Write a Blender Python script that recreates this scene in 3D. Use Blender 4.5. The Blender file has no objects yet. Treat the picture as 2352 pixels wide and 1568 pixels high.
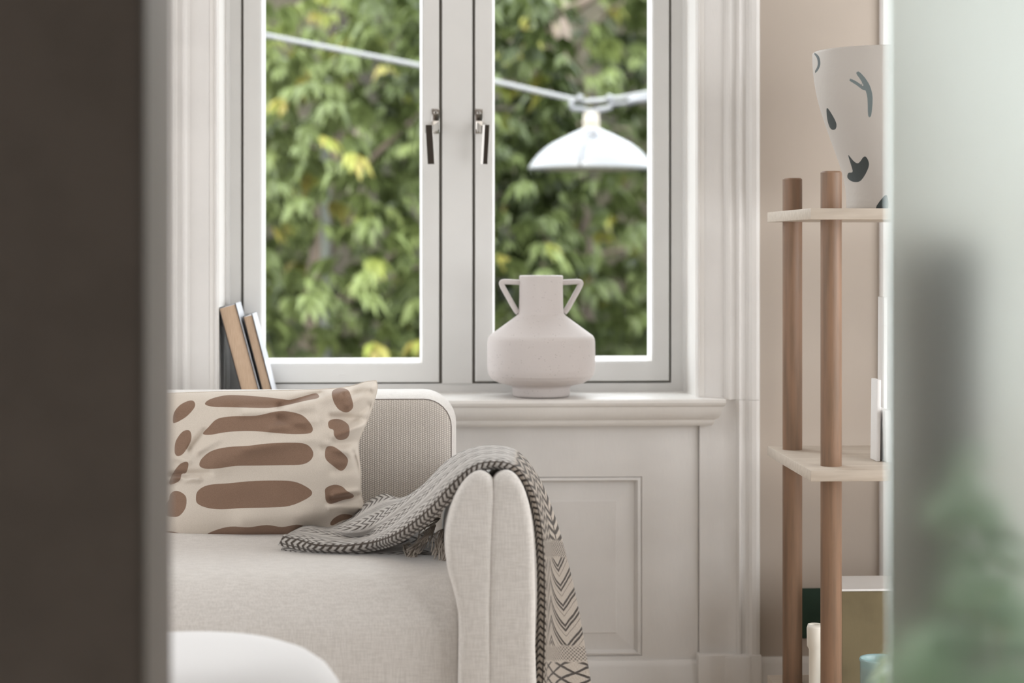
import bpy, bmesh, math, random
import numpy as np
from mathutils import Vector, Matrix, noise as mnoise

random.seed(7)
sc = bpy.context.scene
COL = sc.collection

# ------------------------------------------------------------------ camera, sky, light, exposure
F_PX = 4573.0
CAM_Z = 1.05
THETA = math.atan(226.0 / F_PX)
HORIZON = 564.0
cam_d = bpy.data.cameras.new('camera')
cam = bpy.data.objects.new('camera', cam_d)
COL.objects.link(cam)
cam.location = (0, 0, CAM_Z)
cam.rotation_euler = (math.pi / 2, 0, -THETA)
cam_d.sensor_width = 36.0
cam_d.lens = 36.0 * F_PX / 2352.0
cam_d.shift_y = -(784.0 - HORIZON) / 2352.0
cam_d.clip_start = 0.05
cam_d.clip_end = 200
cam_d.dof.use_dof = True
cam_d.dof.focus_distance = 4.05
cam_d.dof.aperture_fstop = 2.5
sc.camera = cam

world = bpy.data.worlds.new('sky')
sc.world = world
world.use_nodes = True
wn = world.node_tree
bg = wn.nodes['Background']
bg.inputs['Color'].default_value = (0.90, 0.95, 1.0, 1)
bg.inputs['Strength'].default_value = 2.9

sun_d = bpy.data.lights.new('sun', 'SUN')
sun_d.energy = 1.9
sun_d.angle = math.radians(14)
sun_d.color = (1.0, 0.94, 0.82)
sun = bpy.data.objects.new('sun', sun_d)
COL.objects.link(sun)
sun.rotation_euler = (math.radians(42), 0, math.radians(-28))


def area(name, loc, rot, sx, sy, power, color, portal=False):
    d = bpy.data.lights.new(name, 'AREA')
    d.shape = 'RECTANGLE'
    d.size, d.size_y = sx, sy
    d.energy = power
    d.color = color
    o = bpy.data.objects.new(name, d)
    COL.objects.link(o)
    o.location = loc
    o.rotation_euler = rot
    if portal:
        d.cycles.is_portal = True
    return o


area('window_portal', (0.1, 4.95, 1.55), (math.radians(-90), 0, 0), 1.2, 1.8, 1, (1, 1, 1), True)
# fill lights added along the unseen walls and overhead
area('side_fill_light', (-2.45, 3.1, 1.25), (0, math.radians(-90), 0), 1.7, 1.8, 10, (0.97, 0.985, 1.0))
area('right_fill_light', (2.40, 3.1, 1.15), (0, math.radians(90), 0), 1.7, 1.4, 15, (0.97, 0.985, 1.0))
area('ceiling_fill_light', (0.3, 2.95, 2.52), (0, 0, 0), 1.2, 1.0, 1.5, (1.0, 0.97, 0.95))  # weak added fill from above, no lamp modelled
area('front_wall_fill_light', (-1.55, 2.16, 1.1), (math.radians(90), 0, 0), 1.6, 1.9, 5, (0.98, 0.99, 1.0))  # pair of unseen fills on the near wall, added to brighten the room
area('front_wall_fill_light_2', (2.02, 2.16, 1.0), (math.radians(90), 0, 0), 0.8, 1.7, 8.5, (0.98, 0.99, 1.0))
area('hall_fill_light', (-1.6, -1.0, 2.3), (0, 0, 0), 1.2, 1.2, 9, (1.0, 0.97, 0.95))  # added overhead fill for the hall side of the near wall

vs = sc.view_settings
vs.view_transform = 'Standard'
vs.look = 'None'
vs.gamma = 1.0
vs.use_curve_mapping = False
vs.exposure = 1.18
sc.cycles.max_bounces = 10
sc.cycles.diffuse_bounces = 5
sc.cycles.transparent_max_bounces = 12
sc.cycles.use_denoising = True
sc.cycles.sample_clamp_indirect = 6.0


def P(px, py, Y):
    """a point of the room (depth Y from the camera's wall) measured off the photograph"""
    k = (px - 1176.0) / F_PX
    st, ct = math.sin(THETA), math.cos(THETA)
    rx, ry = st + ct * k, ct - st * k
    t = Y / ry
    return Vector((rx * t, Y, CAM_Z - (py - HORIZON) / F_PX * t))


def PX(px, Y): return P(px, 0, Y).x
def PZ(py, Y, px=1176): return P(px, py, Y).z


# ------------------------------------------------------------------ node expression helper
class N:
    def __init__(s, nt, sock): s.nt, s.s = nt, sock

    def _op(s, op, *o, flip=False):
        n = s.nt.nodes.new('ShaderNodeMath'); n.operation = op
        args = [s] + list(o)
        if flip: args = args[::-1]
        for i, a in enumerate(args):
            if isinstance(a, N): s.nt.links.new(a.s, n.inputs[i])
            else: n.inputs[i].default_value = a
        return N(s.nt, n.outputs[0])

    def __add__(s, o): return s._op('ADD', o)
    __radd__ = __add__
    def __mul__(s, o): return s._op('MULTIPLY', o)
    __rmul__ = __mul__
    def __sub__(s, o): return s._op('SUBTRACT', o)
    def __rsub__(s, o): return s._op('SUBTRACT', o, flip=True)
    def __truediv__(s, o): return s._op('DIVIDE', o)
    def abs(s): return s._op('ABSOLUTE')
    def fract(s): return s._op('FRACT')
    def sin(s): return s._op('SINE')
    def lt(s, v): return s._op('LESS_THAN', v)
    def gt(s, v): return s._op('GREATER_THAN', v)
    def mx(s, o): return s._op('MAXIMUM', o)
    def mn(s, o): return s._op('MINIMUM', o)

    def step(s, a, b, lo=0.0, hi=1.0):
        n = s.nt.nodes.new('ShaderNodeMapRange'); n.interpolation_type = 'SMOOTHSTEP'
        s.nt.links.new(s.s, n.inputs['Value'])
        for k, v in (('From Min', a), ('From Max', b), ('To Min', lo), ('To Max', hi)): n.inputs[k].default_value = v
        return N(s.nt, n.outputs[0])


class M:
    """a principled material with small helpers for procedural colour and relief"""
    def __init__(s, name, color=(0.8, 0.8, 0.8), rough=0.5, metal=0.0, spec=0.5, **kw):
        s.m = bpy.data.materials.new(name); s.m.use_nodes = True
        s.nt = s.m.node_tree
        s.b = s.nt.nodes['Principled BSDF']
        s.b.inputs['Base Color'].default_value = (*color, 1)
        s.b.inputs['Roughness'].default_value = rough
        s.b.inputs['Metallic'].default_value = metal
        s.b.inputs['Specular IOR Level'].default_value = spec
        for k, v in kw.items(): s.b.inputs[k.replace('_', ' ')].default_value = v
        s._tc = None

    def tc(s, kind='Object'):
        if not s._tc: s._tc = s.nt.nodes.new('ShaderNodeTexCoord')
        return s._tc.outputs[kind]

    def xyz(s, sock):
        n = s.nt.nodes.new('ShaderNodeSeparateXYZ'); s.nt.links.new(sock, n.inputs[0])
        return [N(s.nt, n.outputs[i]) for i in range(3)]

    def scale(s, sock, v):
        n = s.nt.nodes.new('ShaderNodeMapping'); s.nt.links.new(sock, n.inputs[0]); n.inputs['Scale'].default_value = v
        return n.outputs[0]

    def noise(s, scale, detail=3, vec=None, rough=0.5, sc3=None):
        n = s.nt.nodes.new('ShaderNodeTexNoise')
        v = vec if vec is not None else s.tc()
        if sc3: v = s.scale(v, sc3)
        s.nt.links.new(v, n.inputs['Vector'])
        n.inputs['Scale'].default_value = scale; n.inputs['Detail'].default_value = detail
        n.inputs['Roughness'].default_value = rough
        return N(s.nt, n.outputs['Fac'])

    def attr(s, name):
        n = s.nt.nodes.new('ShaderNodeAttribute'); n.attribute_name = name
        return n

    def mix(s, fac, a, b):
        n = s.nt.nodes.new('ShaderNodeMix'); n.data_type = 'RGBA'
        if isinstance(fac, N): s.nt.links.new(fac.s, n.inputs[0])
        else: n.inputs[0].default_value = fac
        for i, c in ((6, a), (7, b)):
            if isinstance(c, tuple): n.inputs[i].default_value = (*c, 1)
            else: s.nt.links.new(c, n.inputs[i])
        return n.outputs[2]

    def color(s, sock):
        s.nt.links.new(sock, s.b.inputs['Base Color']); return s

    def bump(s, h, dist=0.002, strength=1.0):
        n = s.nt.nodes.new('ShaderNodeBump'); s.nt.links.new(h.s, n.inputs['Height'])
        n.inputs['Distance'].default_value = dist; n.inputs['Strength'].default_value = strength
        s.nt.links.new(n.outputs[0], s.b.inputs['Normal']); return s


def paint(name, col, rough=0.45, var=0.03, relief=0.0006, sc_=9):
    m = M(name, col, rough)
    n = m.noise(sc_, 4)
    d = tuple(c * (1 - var * 2.2) for c in col)
    m.color(m.mix(n.step(0.35, 0.7), col, d))
    m.bump(m.noise(60, 4, sc3=(1, 1, 0.35)) + m.noise(7, 2) * 0.8, relief)
    return m.m


# ------------------------------------------------------------------ materials
WHITE = paint('white_trim_paint', (0.80, 0.775, 0.745), 0.32, 0.015, 0.0005)
CASING = paint('casing_paint', (0.76, 0.74, 0.72), 0.36, 0.02, 0.0008)
SASH = paint('sash_paint', (0.74, 0.735, 0.72), 0.30, 0.012, 0.0003)
BEIGE = paint('beige_wall_paint', (0.50, 0.435, 0.375), 0.75, 0.02, 0.0004, 4)
SIDEWALL = paint('white_wall_paint', (0.74, 0.735, 0.725), 0.75, 0.01, 0.0003)
CEIL = paint('ceiling_paint', (0.82, 0.80, 0.77), 0.8, 0.01, 0.0003)
TAUPE = paint('taupe_wall_paint', (0.26, 0.23, 0.21), 0.75, 0.05, 0.0006, 14)
JAMB = paint('jamb_paint', (0.19, 0.17, 0.155), 0.55, 0.02, 0.0004)
SEAL = M('rubber_seal', (0.36, 0.34, 0.30), 0.8).m
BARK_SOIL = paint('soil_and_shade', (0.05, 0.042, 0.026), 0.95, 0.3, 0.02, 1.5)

_m = M('oak_floor', (0.42, 0.30, 0.19), 0.4)
_g = _m.noise(4, 5, sc3=(9, 0.7, 1))
_m.color(_m.mix(_g.step(0.3, 0.7), (0.66, 0.56, 0.46), (0.56, 0.47, 0.37))).bump(_g, 0.0006)
FLOORM = _m.m

_m = M('linen_upholstery', (0.7, 0.66, 0.6), 0.92, spec=0.15, Sheen_Weight=0.35, Sheen_Roughness=0.4)
_w1 = _m.noise(420, 2, sc3=(1, 1, 0.08)); _w2 = _m.noise(380, 2, sc3=(0.12, 0.4, 1.0)); _w3 = _m.noise(700, 2)
_h = _w1 * 0.6 + _w2 * 0.5 + _w3 * 0.35
_m.color(_m.mix(_h.step(0.55, 0.92), (0.62, 0.59, 0.56), (0.73, 0.70, 0.67))).bump(_h, 0.0009, 0.6)
LINEN = _m.m

_m = M('woven_backrest_fabric', (0.7, 0.66, 0.6), 0.95, spec=0.1, Sheen_Weight=0.3)
_x, _y, _z = _m.xyz(_m.tc())
_j = _m.noise(90, 2) * 2.2
_k = ((_x * 1150.0 + _j + ((_z * 390.0).fract().gt(0.5)) * 3.14159).sin()) * ((_z * 1225.0 + _j).sin())
_c = ((_x * 1250.0 + _j).sin() * 0.5 + 0.5) * ((_z * 1570.0 + _x * 625.0 + _j).sin() * 0.5 + 0.5)
_m.color(_m.mix(_c.step(0.05, 0.55), (0.50, 0.455, 0.41), (0.78, 0.73, 0.675))).bump(_c, 0.0016, 0.8)
WEAVE = _m.m
PIPING = M('piping_thread', (0.25, 0.22, 0.2), 0.9).m
SEAM = M('seam_thread', (0.40, 0.36, 0.32), 0.95).m  # stitching thread, a tone darker than the linen

_m = M('stoneware', (0.72, 0.66, 0.64), 0.75, spec=0.25)
_v = _m.nt.nodes.new('ShaderNodeTexVoronoi'); _m.nt.links.new(_m.tc(), _v.inputs['Vector']); _v.inputs['Scale'].default_value = 230
_sp = N(_m.nt, _v.outputs['Distance']).step(0.10, 0.22)
_gate = _m.noise(90, 2).step(0.52, 0.60)
_f = 1.0 - ((1.0 - _sp) * _gate)
_m.color(_m.mix(_f, (0.22, 0.19, 0.18), (0.60, 0.555, 0.54))).bump(_f * 0.6 + _m.noise(120, 3) * 0.35, 0.0009, 0.7)
STONE = _m.m

_m = M('printed_ceramic', (0.7, 0.66, 0.62), 0.55)
_a = _m.attr('print'); _s = N(_m.nt, _a.outputs['Fac']).step(-0.8, 0.8)
_a2 = _m.attr('tint'); _t = N(_m.nt, _a2.outputs['Fac'])
_m.color(_m.mix(_s, _m.mix(_t, (0.035, 0.045, 0.045), (0.16, 0.20, 0.205)), (0.52, 0.485, 0.45))).bump(_m.noise(40, 3), 0.0008)
PRINTED = _m.m

_m = M('printed_cotton', (0.8, 0.7, 0.6), 0.85, spec=0.15, Sheen_Weight=0.15)
_a = _m.attr('print'); _s = N(_m.nt, _a.outputs['Fac']).step(-0.7, 0.7)
_n = _m.noise(900, 2, sc3=(1, 1, 1))
_m.color(_m.mix(_s, _m.mix(_n.step(0.35, 0.65), (0.235, 0.15, 0.105), (0.275, 0.18, 0.13)), _m.mix(_n.step(0.35, 0.65), (0.64, 0.575, 0.50), (0.70, 0.63, 0.555)))).bump(_n, 0.0004)
COTTON = _m.m

# knitted throw: UV.x runs across (0 front edge .. 1 back edge), UV.y along, in metres
_m = M('knitted_throw', (0.6, 0.55, 0.5), 0.95, spec=0.1, Sheen_Weight=0.25)
_u, _v_, _ = _m.xyz(_m.tc('UV'))
def tri(e): return ((e.fract() - 0.5).abs()) * 2.0
def band(e, a, b, s=0.03): return e.step(a - s, a + s) * (1.0 - e.step(b - s, b + s))
_wob = _m.noise(40, 2) * 0.004
_u = _u + (_m.noise(18, 2) - 0.5) * 0.006
_v_ = _v_ + _wob
# v-stitches
_st = ((_v_ / 0.0175) + tri(_u / 0.34) * 0.9).fract()
_stitch = (1.0 - band(_st, 0.30, 0.86, 0.10)).mx(1.0 - tri(_u / 0.17 + 0.5).step(0.04, 0.22))
_edge = 1.0 - _u.step(0.052, 0.062)
_est = ((_v_ / 0.0125) - tri(_u / 0.062) * 1.0).fract()
_edgep = (1.0 - band(_est, 0.28, 0.85, 0.10)).mx((1.0 - tri(_u / 0.031).step(0.05, 0.25)))
# fine weave
_fine = ((_u * 150.0).sin() * ((_v_ * 1000.0).sin())).step(-0.2, 0.5)
_twill = ((_v_ * 900.0 + _u * 420.0).sin()).step(-0.3, 0.6)
# chevrons
_cf = (_v_ / 0.036 + tri(_u / 0.66 + 0.30) * 1.5).fract()
_chev = band(_cf, 0.03, 0.17, 0.03).mx(band(_cf, 0.27, 0.40, 0.03)).mx(band(_cf, 0.60, 0.65, 0.03) * 0.6)
# lattice
_l1 = (_v_ / 0.023 + _u / 0.34).fract(); _l2 = (_v_ / 0.023 - _u / 0.34).fract()
_lat = (1.0 - band(_l1, 0.05, 0.86, 0.04)).mx(1.0 - band(_l2, 0.05, 0.86, 0.04))
# light field on the seat: rows of small cable stitches
_row = (_u / 0.30 + 0.1).fract()
_cab = (1.0 - band(((_v_ / 0.023) + tri(_u / 0.10) * 0.9).fract(), 0.24, 0.88, 0.09)) * band(_row, 0.12, 0.72, 0.05)
_cab = (_cab * 0.9).mx(_twill * band(_row, 0.78, 0.98, 0.04) * 0.55)
V0 = 0.60
_hang = _v_.step(V0 + 0.012, V0 + 0.022)
_b1 = band(_v_, V0 + 0.02, V0 + 0.185, 0.004)
_b2 = band(_v_, V0 + 0.185, V0 + 0.215, 0.004)
_b3 = band(_v_, V0 + 0.215, V0 + 0.375, 0.004)
_b4 = band(_v_, V0 + 0.375, V0 + 0.402, 0.004)
_b5 = _v_.step(V0 + 0.402, V0 + 0.406)
_hp = (_b1 * _stitch).mx(_b2 * (_fine * 0.6 + 0.2)).mx(_b3 * (_chev.mx(_twill * 0.28))).mx(_b4 * (_fine * 0.55 + 0.15)).mx(_b5 * _lat.mx(_twill * 0.22))
_pat = (_hp * _hang).mx(_cab * (1.0 - _hang))
_pat = (_pat * (1.0 - _edge)).mx(_edgep * _edge)
_pat = _pat.mx(_fine * 0.07).mn(1.0)
_m.color(_m.mix(_pat, _m.mix(_hang, (0.56, 0.53, 0.50), (0.44, 0.385, 0.33)), _m.mix(_hang, (0.085, 0.068, 0.056), (0.045, 0.036, 0.03))))
_m.bump((1.0 - _pat) + _m.noise(420, 3) * 0.5, 0.0035, 0.9)
KNIT = _m.m
TASSEL = M('tassel_yarn', (0.50, 0.44, 0.38), 0.95).m

_m = M('page_edges', (0.60, 0.44, 0.32), 0.85, spec=0.1)
_x, _y, _z = _m.xyz(_m.tc())
_pg = _m.noise(1500, 2, sc3=(1, 0.05, 0.03))
_m.color(_m.mix(_pg.step(0.35, 0.65), (0.54, 0.385, 0.27), (0.64, 0.48, 0.35))).bump(_pg, 0.0004)
PAGES = _m.m
COVER = paint('white_book_jacket', (0.66, 0.67, 0.71), 0.35, 0.01, 0.0001)
BOARD = M('black_book_board', (0.02, 0.02, 0.025), 0.5).m

_m = M('chrome', (0.72, 0.70, 0.67), 0.12, 1.0)
CHROME = _m.m


def wood(name, a, b, rough=0.5, axis=(14, 14, 1.2)):
    m = M(name, a, rough)
    g = m.noise(6, 5, sc3=axis)
    m.color(m.mix(g.step(0.3, 0.72), a, b)).bump(g, 0.0006)
    return m.m


POST = wood('stained_wood', (0.27, 0.16, 0.10), (0.20, 0.125, 0.08))
PLATE = wood('pale_birch', (0.56, 0.49, 0.415), (0.48, 0.41, 0.34), axis=(1.5, 14, 14))
CREAM = paint('cream_glaze', (0.80, 0.76, 0.68), 0.4, 0.01, 0.0002)
PAPER = paint('white_paper', (0.85, 0.84, 0.83), 0.7, 0.01, 0.0001)
GREEN_CLOTH = paint('dark_green_cloth', (0.022, 0.055, 0.035), 0.8, 0.1, 0.0003)
OLIVE = paint('olive_fabric', (0.21, 0.17, 0.095), 0.9, 0.1, 0.0006)
AMBER = paint('amber_wax', (0.42, 0.27, 0.12), 0.4, 0.03, 0.0001)
POUF = M('white_boucle', (0.83, 0.83, 0.84), 0.95, spec=0.1, Sheen_Weight=0.3)
POUF.bump(POUF.noise(160, 3), 0.0015, 0.5); POUF = POUF.m
BROWN_F = paint('dark_brown_fabric', (0.075, 0.058, 0.048), 0.9, 0.1, 0.0005)

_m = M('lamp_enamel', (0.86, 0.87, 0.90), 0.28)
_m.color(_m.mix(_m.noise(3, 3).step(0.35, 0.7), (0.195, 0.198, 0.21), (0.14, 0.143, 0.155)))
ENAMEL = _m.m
GALV = M('galvanised_steel', (0.19, 0.192, 0.195), 0.6).m
PORC = M('cream_porcelain', (0.28, 0.245, 0.20), 0.4).m
DARKCABLE = M('dark_cable', (0.13, 0.13, 0.14), 0.6).m
UNDER = M('lamp_underside', (0.30, 0.285, 0.23), 0.5).m
POLE = paint('pale_pole', (0.23, 0.24, 0.215), 0.6, 0.03, 0.0004)
BARK = wood('bark', (0.15, 0.115, 0.09), (0.23, 0.18, 0.145), 0.95, (4, 4, 0.6))

# leaves: colour from a per-leaf random value
_m = M('tree_leaves', (0.1, 0.2, 0.05), 0.5, spec=0.35)
_a = _m.attr('leafrand')
_r = _m.nt.nodes.new('ShaderNodeValToRGB'); _m.nt.links.new(_a.outputs['Fac'], _r.inputs[0])
_cr = _r.color_ramp; _cr.interpolation = 'LINEAR'
stops = [(0.0, (0.034, 0.046, 0.016)), (0.30, (0.10, 0.122, 0.050)), (0.62, (0.155, 0.185, 0.078)), (0.86, (0.225, 0.255, 0.10)), (0.93, (0.27, 0.29, 0.075)), (1.0, (0.29, 0.235, 0.075))]
stops = [(p_, (c_[0] * 0.92, c_[1] * 0.96, c_[2] * 0.78)) for p_, c_ in stops]
while len(_cr.elements) < len(stops): _cr.elements.new(0.5)
for e, (p_, c_) in zip(_cr.elements, stops): e.position = p_; e.color = (*c_, 1)
_m.color(_r.outputs[0])
_m.b.inputs['Roughness'].default_value = 0.42
_tr = _m.nt.nodes.new('ShaderNodeBsdfTranslucent'); _m.nt.links.new(_r.outputs[0], _tr.inputs[0])
_mx = _m.nt.nodes.new('ShaderNodeMixShader'); _mx.inputs[0].default_value = 0.3
_out = _m.nt.nodes['Material Output']
_m.nt.links.new(_m.b.outputs[0], _mx.inputs[1]); _m.nt.links.new(_tr.outputs[0], _mx.inputs[2]); _m.nt.links.new(_mx.outputs[0], _out.inputs[0])
LEAF = _m.m

# clear pane with a little dust
_m = M('dusty_window_glass', (1, 1, 1), 0.02)
nt = _m.nt
nt.nodes.remove(_m.b)
tp = nt.nodes.new('ShaderNodeBsdfTransparent'); tp.inputs[0].default_value = (0.97, 0.985, 0.975, 1)
gl = nt.nodes.new('ShaderNodeBsdfGlossy'); gl.inputs['Roughness'].default_value = 0.01
fr = nt.nodes.new('ShaderNodeFresnel'); fr.inputs[0].default_value = 1.45
mx1 = nt.nodes.new('ShaderNodeMixShader'); nt.links.new(fr.outputs[0], mx1.inputs[0]); nt.links.new(tp.outputs[0], mx1.inputs[1]); nt.links.new(gl.outputs[0], mx1.inputs[2])
df = nt.nodes.new('ShaderNodeBsdfTranslucent'); df.inputs[0].default_value = (0.9, 0.9, 0.88, 1)
vo = nt.nodes.new('ShaderNodeTexVoronoi'); vo.inputs['Scale'].default_value = 190; nt.links.new(_m.tc(), vo.inputs['Vector'])
sep = nt.nodes.new('ShaderNodeSeparateColor'); nt.links.new(vo.outputs['Color'], sep.inputs[0])
rnd = N(nt, sep.outputs[0])
dst = N(nt, vo.outputs['Distance'])
speck = (1.0 - (dst / (rnd * 0.20 + 0.04)).step(0.5, 1.0)) * (_m.noise(5, 3).step(0.42, 0.62)) * N(nt, sep.outputs[1]).gt(0.55) * 0.55
mx2 = nt.nodes.new('ShaderNodeMixShader'); nt.links.new(speck.s, mx2.inputs[0]); nt.links.new(mx1.outputs[0], mx2.inputs[1]); nt.links.new(df.outputs[0], mx2.inputs[2])
nt.links.new(mx2.outputs[0], nt.nodes['Material Output'].inputs[0])
GLASS = _m.m

FROST = M('frosted_glass', (0.78, 0.88, 0.875), 0.36, spec=0.5, Transmission_Weight=1.0, IOR=1.35).m
TEALGLASS = M('teal_glass', (0.50, 0.72, 0.74), 0.1, Transmission_Weight=0.35, IOR=1.4).m


# ------------------------------------------------------------------ mesh helpers
def setp(o, label=None, cat=None, group=None, kind=None):
    if label: o['label'] = label
    if cat: o['category'] = cat
    if group: o['group'] = group
    if kind: o['kind'] = kind
    return o


def thing(name, label, cat, loc, group=None):
    o = bpy.data.objects.new(name, None)
    o.empty_display_size = 0.05
    COL.objects.link(o); o.location = loc
    return setp(o, label, cat, group)


def root_of(o):
    v = Vector((0, 0, 0))
    while o is not None:
        v += o.location; o = o.parent
    return v


def obj(name, verts, faces, mat, parent=None, smooth=False, uv=None, auto=None, kind=None, label=None):
    me = bpy.data.meshes.new(name)
    me.from_pydata([tuple(v) for v in verts], [], [tuple(f) for f in faces])
    me.validate()
    me.materials.append(mat)
    o = bpy.data.objects.new(name, me)
    COL.objects.link(o)
    if parent is not None:
        o.parent = parent
        o.location = -root_of(parent)
    if smooth: me.shade_smooth()
    if auto is not None:
        me.shade_smooth(); me.set_sharp_from_angle(angle=math.radians(auto))
    if uv is not None:
        l = me.uv_layers.new(name='UVMap')
        vi = np.empty(len(me.loops), dtype=np.int32); me.loops.foreach_get('vertex_index', vi)
        l.data.foreach_set('uv', np.asarray(uv, dtype=np.float32)[vi].ravel())
    if kind: o['kind'] = kind
    if label: o['label'] = label
    return o


class MB:
    """collects shapes and links them as one mesh object"""
    def __init__(s): s.v, s.f = [], []

    def add(s, v, f):
        b = len(s.v); s.v += [tuple(p) for p in v]; s.f += [tuple(i + b for i in q) for q in f]; return s

    def box(s, x0, x1, y0, y1, z0, z1, bev=0.0, mat=None):
        bm = bmesh.new()
        bmesh.ops.create_cube(bm, size=1)
        for v in bm.verts:
            v.co = Vector((x0 + (v.co.x + .5) * (x1 - x0), y0 + (v.co.y + .5) * (y1 - y0), z0 + (v.co.z + .5) * (z1 - z0)))
        if bev > 0:
            bmesh.ops.bevel(bm, geom=bm.edges[:], offset=bev, segments=2, profile=0.5, affect='EDGES')
        if mat is not None:
            for v in bm.verts: v.co = mat @ v.co
        bm.verts.index_update()
        s.add([v.co[:] for v in bm.verts], [[v.index for v in f.verts] for f in bm.faces]); bm.free(); return s

    def rings(s, rings, close=True, cap0=False, cap1=False):
        n = len(rings[0]); v = [p for r in rings for p in r]; f = []
        for i in range(len(rings) - 1):
            for j in range(n if close else n - 1):
                k = (j + 1) % n
                f.append((i * n + j, i * n + k, (i + 1) * n + k, (i + 1) * n + j))
        if cap0: f.append(tuple(range(n))[::-1])
        if cap1: f.append(tuple((len(rings) - 1) * n + j for j in range(n)))
        return s.add(v, f)

    def lathe(s, prof, c, seg=64, cap0=False, cap1=False, mat=None):
        rs = []
        for r, z in prof:
            rr = [Vector((r * math.cos(2 * math.pi * k / seg), r * math.sin(2 * math.pi * k / seg), z)) for k in range(seg)]
            if mat is not None: rr = [mat @ p for p in rr]
            rs.append([p + Vector(c) for p in rr])
        return s.rings(rs, True, cap0, cap1)

    def tube(s, pts, r, seg=10, caps=True, flat=None):
        pts = [Vector(p) for p in pts]; rs = []
        up = Vector((0, 0, 1))
        prev = None
        for i, p in enumerate(pts):
            t = (pts[min(i + 1, len(pts) - 1)] - pts[max(i - 1, 0)]).normalized()
            if prev is None:
                a = t.cross(up)
                if a.length < 1e-3: a = t.cross(Vector((0, 1, 0)))
            else: a = prev - t * prev.dot(t)
            a.normalize(); prev = a; b = t.cross(a)
            rad = r[i] if isinstance(r, (list, tuple)) else r
            rs.append([p + (a * math.cos(2 * math.pi * k / seg) + b * math.sin(2 * math.pi * k / seg)) * rad for k in range(seg)])
        return s.rings(rs, True, caps, caps)

    def build(s, name, mat, parent=None, **kw):
        return obj(name, s.v, s.f, mat, parent, **kw)


def fix(o):
    bm = bmesh.new(); bm.from_mesh(o.data)
    bmesh.ops.recalc_face_normals(bm, faces=bm.faces[:]); bm.to_mesh(o.data); bm.free()
    return o


def rect_ring(x0, x1, z0, z1, y): return [Vector((x0, y, z0)), Vector((x1, y, z0)), Vector((x1, y, z1)), Vector((x0, y, z1))]


def catmull(pts, n):
    pts = [np.array(p, float) for p in pts]
    P_ = [2 * pts[0] - pts[1]] + pts + [2 * pts[-1] - pts[-2]]
    out = []
    m = len(pts) - 1
    for i in range(n):
        t = i / (n - 1) * m; k = min(int(t), m - 1); u = t - k
        a, b, c, d = P_[k:k + 4]
        out.append(0.5 * ((2 * b) + (-a + c) * u + (2 * a - 5 * b + 4 * c - d) * u * u + (-a + 3 * b - 3 * c + d) * u ** 3))
    return out


def offset_poly(pts, d):
    n = len(pts); out = []
    for i in range(n):
        a, b, c = np.array(pts[i - 1]), np.array(pts[i]), np.array(pts[(i + 1) % n])
        t = c - a; L = np.linalg.norm(t) + 1e-9
        nn = np.array([t[1], -t[0]]) / L
        out.append(b - nn * d)
    return out


def sdf_poly(pts, poly):
    """signed distance of Nx2 points to a polygon, negative inside"""
    pts = np.asarray(pts, float); poly = np.asarray(poly, float)
    d = np.full(len(pts), 1e9); inside = np.zeros(len(pts), bool)
    for i in range(len(poly)):
        a, b = poly[i], poly[(i + 1) % len(poly)]
        ab = b - a; ap = pts - a
        t = np.clip((ap @ ab) / (ab @ ab), 0, 1)
        d = np.minimum(d, np.linalg.norm(ap - t[:, None] * ab, axis=1))
        c = (a[1] > pts[:, 1]) != (b[1] > pts[:, 1])
        xi = (b[0] - a[0]) * (pts[:, 1] - a[1]) / (b[1] - a[1] + 1e-12) + a[0]
        inside ^= c & (pts[:, 0] < xi)
    return np.where(inside, -d, d)


def smooth_closed(poly, n=4):
    poly = [np.array(p, float) for p in poly]; N_ = len(poly); out = []
    for i in range(N_):
        a, b, c, d = poly[i - 1], poly[i], poly[(i + 1) % N_], poly[(i + 2) % N_]
        for k in range(n):
            u = k / n
            out.append(0.5 * ((2 * b) + (-a + c) * u + (2 * a - 5 * b + 4 * c - d) * u * u + (-a + 3 * b - 3 * c + d) * u ** 3))
    return out


def float_attr(o, name, vals):
    a = o.data.attributes.new(name, 'FLOAT', 'POINT')
    a.data.foreach_set('value', np.asarray(vals, np.float32))


# ------------------------------------------------------------------ the room
YW = 4.573            # the plane of the window wall
YC = 4.545            # front of the window casing
YF = 4.717            # face of the window frame
WX0, WX1 = PX(494, YC), PX(1606, YC)
WC = (WX0 + WX1) / 2
ZS = PZ(918, 4.49)    # top of the sill
ZT = 2.36
RX0, RX1 = -2.6, 2.5
NEAR0, NEAR1 = 1.90, 2.10   # near wall with the doorway
DOORX0 = PX(320, NEAR0)
DOORX1 = 1.55

o = MB().box(RX0 - .1, RX1 + .1, -2.2, 4.95, -.1, 0).build('floor', FLOORM); setp(o, kind='structure')
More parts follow.
